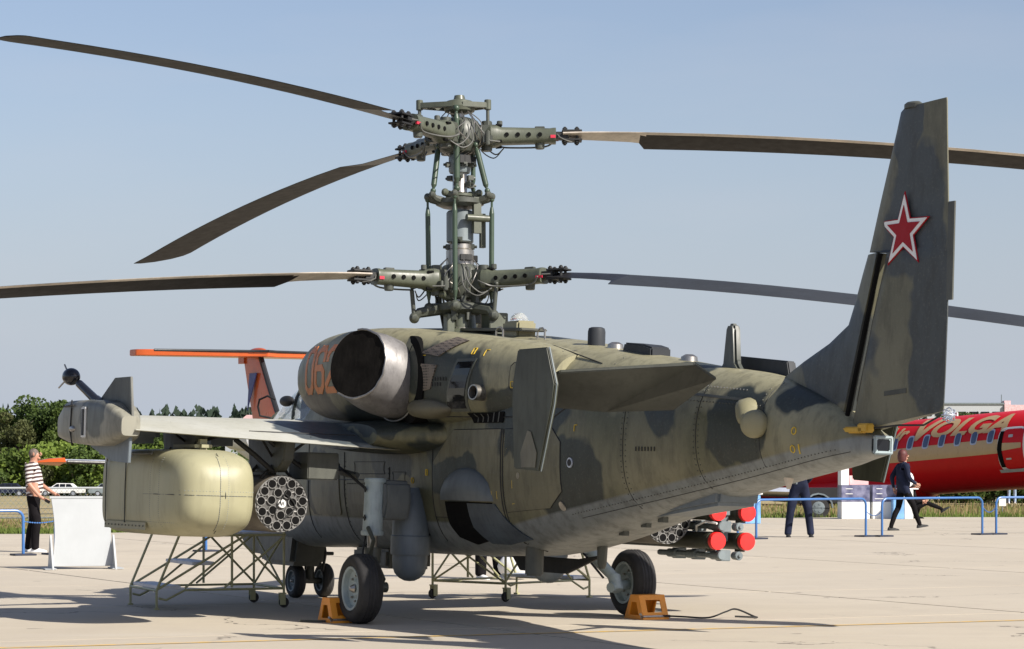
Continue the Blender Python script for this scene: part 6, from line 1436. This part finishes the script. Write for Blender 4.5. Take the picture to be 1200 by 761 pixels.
# ================================================================== FENCE, CARS, BUILDING
t = empty('wire_fence', (-13.5, 67, 0), 'low wire fence with thin white posts behind the man in stripes', 'fence')
for k in range(5):
    b = MB(); b.cyl((k*2.05, k*.25, -.06), (k*2.05, k*.25, .92), .035, n=8); b.build('post', M['offwhite'], t)
b = MB(); b.tube([(-.5, 0, .86), (8.4, 1.0, .86)], .025, 6); b.build('top_rail', M['offwhite'], t)
b = MB(); b.tube([(-.5, 0, .15), (8.4, 1.0, .15)], .015, 6)
for k in range(70):
    u = k*.125
    for s in (1, -1):
        a = Vector((u if s > 0 else u+.6, (u)*.118, .16)); c = Vector((u+.6 if s > 0 else u, (u)*.118, .84)); b.cyl(a, c, .0035, n=3, cap=False)
tag(b.build('wire_mesh', M['rack'], t, smooth=0, fix=False), kind='stuff')
def car(x, y, deg, col, label, z):
    t = empty('parked_car', at(x, y, deg, z), label, 'car', 'cars parked beyond the fence')
    b = MB(); prof = [(-2.55, .35), (-2.6, .7), (-2.5, .92), (-1.5, .98), (1.25, .95), (2.4, .84), (2.6, .65), (2.55, .32)]
    b.loft([[Vector((u, w_, .32+(v-.32)*k)) for u, v in prof] for w_, k in ((-.9, .9), (-.86, 1), (.86, 1), (.9, .9))]); b.build('body', M[col], t, bevel=.03)
    b = MB(); b.loft([[Vector((u, w_*(1 if v < 1.1 else .8), v)) for u, v in ((-1.75, .96), (-1.25, 1.42), (.35, 1.45), (1.1, .95))] for w_ in (-.82, .82)]); b.build('cabin', M[col], t, bevel=.03)
    for s in (1, -1):
        for x0, x1, x2, x3 in ((-1.55, -1.2, -.72, -.72), (-.64, -.64, -.02, -.02), (.06, .06, .35, .86)):
            b = MB(); b.add([(x0, .835*s, 1.0), (x3 if x3 > x2 else x2, .835*s, 1.0), (x2, .69*s, 1.37), (x1, .69*s, 1.37)], [(0, 1, 2, 3)]); b.build('side_window', M['darkglass'], t, smooth=0)
        for wx_ in (-1.55, 1.6):
            b = MB(); b.cyl((wx_, .72*s, .32), (wx_, .91*s, .32), .32, n=24); wl2 = b.build('wheel', M['rubber'], t); b = MB(); b.cyl((wx_, .90*s, .32), (wx_, .93*s, .32), .19, n=16); b.build('wheel_rim', M['alu'], wl2)
        b = MB(); b.box((2.56, .6*s, .66), (.08, .3, .12)); b.build('headlight', M['lampglass'], t)
    return t
car(-50.6, 318, 176, 'white', 'white saloon car parked beyond the fence, right of the man in stripes', -2.62)
car(-56.8, 318, 184, 'navy', 'dark blue car parked at the far left beyond the fence', -2.62)
car(-44.6, 316, 5, 'rack', 'grey car parked right of the white saloon car', -2.62)
# far building
t = empty('office_building', (148, 900, -4), 'long pale grey office block on the skyline above the red jet', 'building')
b = MB(); b.box((-17, 0, 11.4), (48, 14, 22.8)); wl_ = b.build('wall', M['bldg'] if 'bldg' in M else M['offwhite'], t)
b = MB(); b.box((-17, -.1, 23.0), (48.6, 14.6, .5)); b.build('parapet', M['rack'], t)
wm = None
for r in range(3):
    for k in range(13):
        if wm is None: b = MB(); b.box((0, 0, 0), (2.5, .3, 1.3)); wm = b.build('window', M['darkglass'], wl_, smooth=0); o = wm
        else: o = wm.copy(); COL.objects.link(o); o.parent = wl_
        o.location = (-38.5+3.6*k, -7.05, 19.8-3.3*r)
b = MB(); b.box((10.2, -.5, 11.3), (6.2, 15, 22.6)); b.box((9.0, 0, 23.2), (2.0, 5, 1.6)); b.build('stair_tower', M['bldg_pink'] if 'bldg_pink' in M else M['printred'], t)
b = MB(); b.cyl((7.5, 0, 22), (7.5, 0, 26), .15, n=6); b.build('roof_mast', M['rack'], t)
t = empty('farm_house', (-26, 330, -2.6), 'house with a dull red roof seen through the cockpit glass', 'house')
b = MB(); b.box((0, 0, 3.3), (14, 8, 6.6)); b.build('wall', M['offwhite'], t); b = MB(); b.prism([(-7.5, 6.6), (7.5, 6.6), (4.5, 9.2), (-4.5, 9.2)], lambda u, v, w_: Vector((u, w_, v)), -4.5, 4.5); b.build('roof', M['redroof'] if 'redroof' in M else M['printred'], t)

# ================================================================== VEGETATION
def leafmat(name, c1, c2):
    m, n, l, bb = nodes(name); g = n.new('ShaderNodeNewGeometry').outputs['Position']; f, _ = noise_(n, l, g, .55, 3); f2, _ = noise_(n, l, g, 3.5, 3)
    oi = n.new('ShaderNodeObjectInfo'); c = mixc(n, l, ramp_(n, l, math_(n, l, 'ADD', math_(n, l, 'MULTIPLY', f, .6), math_(n, l, 'MULTIPLY', f2, .4)), .35, .65), c1, c2)
    c = mixc(n, l, math_(n, l, 'MULTIPLY', oi.outputs['Random'], .35), c, tuple(x*.55 for x in c1)); l.new(c, bb.inputs['Base Color']); bb.inputs['Roughness'].default_value = .65
    bb.inputs['Specular IOR Level'].default_value = .25
    tr = n.new('ShaderNodeBsdfTranslucent'); l.new(c, tr.inputs[0]); mx = n.new('ShaderNodeMixShader'); mx.inputs[0].default_value = .35
    l.new(bb.outputs[0], mx.inputs[1]); l.new(tr.outputs[0], mx.inputs[2]); l.new(mx.outputs[0], n['Material Output'].inputs[0]); return m
LM = [leafmat('leaf_dark', (.045, .075, .02), (.10, .15, .035)), leafmat('leaf_mid', (.07, .11, .025), (.15, .21, .045)), leafmat('leaf_bright', (.12, .18, .03), (.24, .32, .06)), leafmat('leaf_dull', (.07, .085, .03), (.13, .14, .055))]
M['bark'] = paint('tree_bark', (.10, .08, .06), .9, var=.3)
def leaves(b, c, r, n_, size, sc=(1, 1, 1)):
    for _ in range(n_):
        while True:
            p = Vector((random.uniform(-1, 1), random.uniform(-1, 1), random.uniform(-1, 1)))
            if .25 < p.length < 1: break
        p = p*(p.length**-.45); q = Vector(c)+Vector((p.x*sc[0], p.y*sc[1], p.z*sc[2]))*r
        d = Vector((random.gauss(0, 1), random.gauss(0, 1), random.gauss(0, 1))).normalized(); e = d.orthogonal().normalized(); f = d.cross(e); s = size*random.uniform(.6, 1.3)
        b.add([q+e*s, q+f*s*.7, q-e*s, q-f*s*.7], [(0, 1, 2, 3)])
def tree_mesh(kind, seed):
    random.seed(seed); t = MB(); cr = MB(); Hh = 10
    if kind == 'bush':
        for k in range(4): t.tube([(0, 0, 0), (.4*math.cos(k*1.6), .4*math.sin(k*1.6), 1.4), (.7*math.cos(k*1.6), .7*math.sin(k*1.6), 2.4)], .08, 6, .03)
    else: t.tube([(0, 0, 0), (.1, .1, 2.5), (.0, .2, 5), (.1, .1, 8)], .28, 8, .07)
    for k in range(0 if kind == 'bush' else 7):
        a = random.uniform(0, 2*PI); z = 2.5+k*.8; L = random.uniform(1.4, 2.6); t.tube([(0, 0, z), (L*.5*math.cos(a), L*.5*math.sin(a), z+.7), (L*math.cos(a), L*math.sin(a), z+1.6)], .10, 6, .03)
    for k in range(32 if kind != 'bush' else 12):
        if kind == 'bush': a = random.uniform(0, 2*PI); rr_ = random.uniform(0, 1.6); leaves(cr, (rr_*math.cos(a), rr_*math.sin(a), random.uniform(.6, 3.0)), random.uniform(.7, 1.2), 110, .17)
        else:
            z = random.uniform(1.6, 9.4); w_ = (3.0 if kind == 'round' else 2.2)*math.sin(PI*min(1, max(.10, (z-.3)/10.2)))**.7; a = random.uniform(0, 2*PI); rr_ = w_*random.uniform(.3, .95)
            leaves(cr, (rr_*math.cos(a), rr_*math.sin(a), z), random.uniform(.8, 1.5), 190, .20, (1, 1, .8))
    return t, cr
PROT = {}
def tree(kind, seed, mat, loc, s, label, cat='tree', group='trees along the far side of the field'):
    key = (kind, seed, mat)
    t = empty('broadleaf_tree' if kind != 'bush' else 'bush', Matrix.Translation(loc) @ Matrix.Rotation(seed*1.3+loc[0], 4, 'Z') @ Matrix.Diagonal((s, s, s*1.0, 1)), label, cat, group)
    if key in PROT:
        for src in PROT[key]: o = src.copy(); COL.objects.link(o); o.parent = t
    else:
        tm, cm = tree_mesh(kind, seed); a = tm.build('trunk', M['bark'], t); c = cm.build('crown', LM[mat], t, smooth=0, fix=False); PROT[key] = (a, c)
def X(px, d): return (px-600)*d/3320
def Z(y, d): return 1.55+(538-y)*d/3320
random.seed(5)
specs = [(-25, 478, 345, 'round', 1, 0), (-2, 474, 352, 'round', 2, 1), (20, 480, 340, 'round', 3, 3), (42, 464, 350, 'round', 1, 0), (64, 466, 346, 'round', 2, 0), (84, 475, 340, 'round', 3, 1), (104, 482, 345, 'round', 1, 3), (124, 486, 338, 'round', 2, 0), (146, 492, 336, 'round', 3, 1), (168, 500, 334, 'round', 1, 1), (188, 504, 330, 'round', 2, 0), (208, 506, 335, 'round', 3, 2), (232, 505, 338, 'round', 1, 1), (256, 507, 340, 'round', 2, 0), (282, 508, 336, 'round', 3, 3), (310, 509, 330, 'round', 1, 0), (-50, 480, 345, 'round', 2, 0)]
NM = {0: 'dark green', 1: 'mid green', 2: 'yellow-green', 3: 'dull olive green'}
pos_words = ['first', 'second', 'third', 'fourth', 'fifth', 'sixth', 'seventh', 'eighth', 'ninth', 'tenth', 'eleventh', 'twelfth', 'thirteenth', 'fourteenth', 'fifteenth', 'sixteenth', 'seventeenth']
order_ = sorted(range(len(specs)), key=lambda i: specs[i][0])
for rank, i in enumerate(order_):
    px, y, d, kd, sd_, mt = specs[i]; top = Z(y, d); s = (top+2.6)/10.2
    tree(kd, sd_, mt, (X(px, d), d, -2.65), s, 'tall %s tree, %s from the left in the far row' % (NM[mt], pos_words[rank]))
fb = [(-15, 520, 326, 2), (14, 512, 326, 1), (36, 520, 324, 2), (58, 505, 325, 2), (72, 503, 326, 2), (90, 520, 322, 0), (110, 528, 322, 2), (128, 508, 324, 2), (150, 522, 324, 1), (168, 505, 326, 2), (186, 512, 324, 2), (205, 525, 322, 1), (228, 520, 322, 2), (250, 524, 322, 1), (280, 528, 322, 0), (0, 545, 322, 0), (100, 548, 322, 1), (48, 545, 322, 3)]
order_ = sorted(range(len(fb)), key=lambda i: fb[i][0]); pos_words += ['eighteenth']
for rank, i in enumerate(order_):
    px, y, d, mt = fb[i]; top = Z(y, d); s = (top+2.6)/3.9
    tree('bush', 21+i % 3, mt, (X(px, d), d, -2.65), s, 'rounded %s shrub in front of the tall trees, %s from the left' % (NM[mt], pos_words[rank]), 'shrub', 'shrubs in front of the far trees')
for i, (px, s, dd) in enumerate(((1128, .50, 96), (1146, .62, 98), (1163, .55, 97), (1182, .60, 99), (1200, .55, 97), (1105, .4, 99))):
    tree('bush', 21+i % 3, 0, (X(px, dd+18), dd+18, -.45), s, 'dark green bush under the belly of the red jet, %s from the left' % ['second', 'third', 'fourth', 'fifth', 'sixth', 'first'][i], 'shrub', 'bushes beyond the red jet')
for i, (px, y) in enumerate(((1113, 484), (1138, 481), (1152, 482))):
    d = 800; tree('round', 1+i, 0, (X(px, d), d, -2.7), (Z(y, d)+2.7)/10.2, 'small dark tree in front of the office block, %s from the left' % ['first', 'second', 'third'][i], 'tree', 'trees in front of the office block')
# far conifer belt
random.seed(9); b = MB()
for k in range(260):
    d = random.uniform(620, 700); px = random.uniform(-40, 1300); x = X(px, d); big = 1.0
    y = 483-(random.random()**2)*8 if px < 420 else 492-random.random()*6
    if abs(px-203) < 6: y = 472
    top = Z(y, d); h = top+2.7; w_ = h*.22
    for j in range(46):
        u = random.random()**.8; z = top-u*h*.85; r = w_*(.12+u)*random.uniform(.5, 1); a = random.uniform(0, 2*PI); q = Vector((x+r*math.cos(a), d+r*math.sin(a), z)); e = Vector((random.uniform(-1, 1), random.uniform(-1, 1), random.uniform(-.6, .3)))*1.0
        b.add([q+e, q+Vector((0, 0, 1.1)), q-e, q-Vector((0, 0, .6))], [(0, 1, 2, 3)])
b.cur = 0
tag(b.build('far_conifer_wood', leafmat('leaf_far_conifer', (.03, .05, .035), (.05, .075, .05)), None, smooth=0, fix=False), 'belt of distant dark conifers on the skyline beyond the field', 'wood', kind='stuff')
# grass tufts along the far edge of the apron
random.seed(3); gm = leafmat('grass_blades', (.11, .17, .03), (.20, .25, .06)); gd = leafmat('dry_grass_blades', (.26, .20, .09), (.36, .29, .15)); b = MB()
for k in range(26000):
    if k % 2: x = random.uniform(-14.5, -5.5); off = random.random()**2*14
    else: x = random.uniform(4, 22); off = random.random()**1.6*22
    y = edge_y(x)+.1+off
    if x > 4 and random.random() < .15: pass
    h = random.uniform(.06, .22 if off < 1.5 or x > 0 else .16)*(1.5 if (x > 9 and off > 1 and mnoise.noise(Vector((x*.6, y*.3, 0))) > .1) else 1); a = random.uniform(0, PI); w_ = .022; lean = random.uniform(-.08, .08); z0 = -.06+terr(y)
    dx, dy = w_*math.cos(a), w_*math.sin(a); b.cur = 0 if (off < 2.2 or random.random() < .30) else 1
    b.add([(x-dx, y-dy, z0), (x+dx, y+dy, z0), (x+lean, y+lean*.5, z0+h)], [(0, 1, 2)])
tag(b.build('grass_tufts', [gm, gd], None, smooth=0, fix=False), 'rough grass growing along the far edge of the concrete', 'grass', kind='stuff')
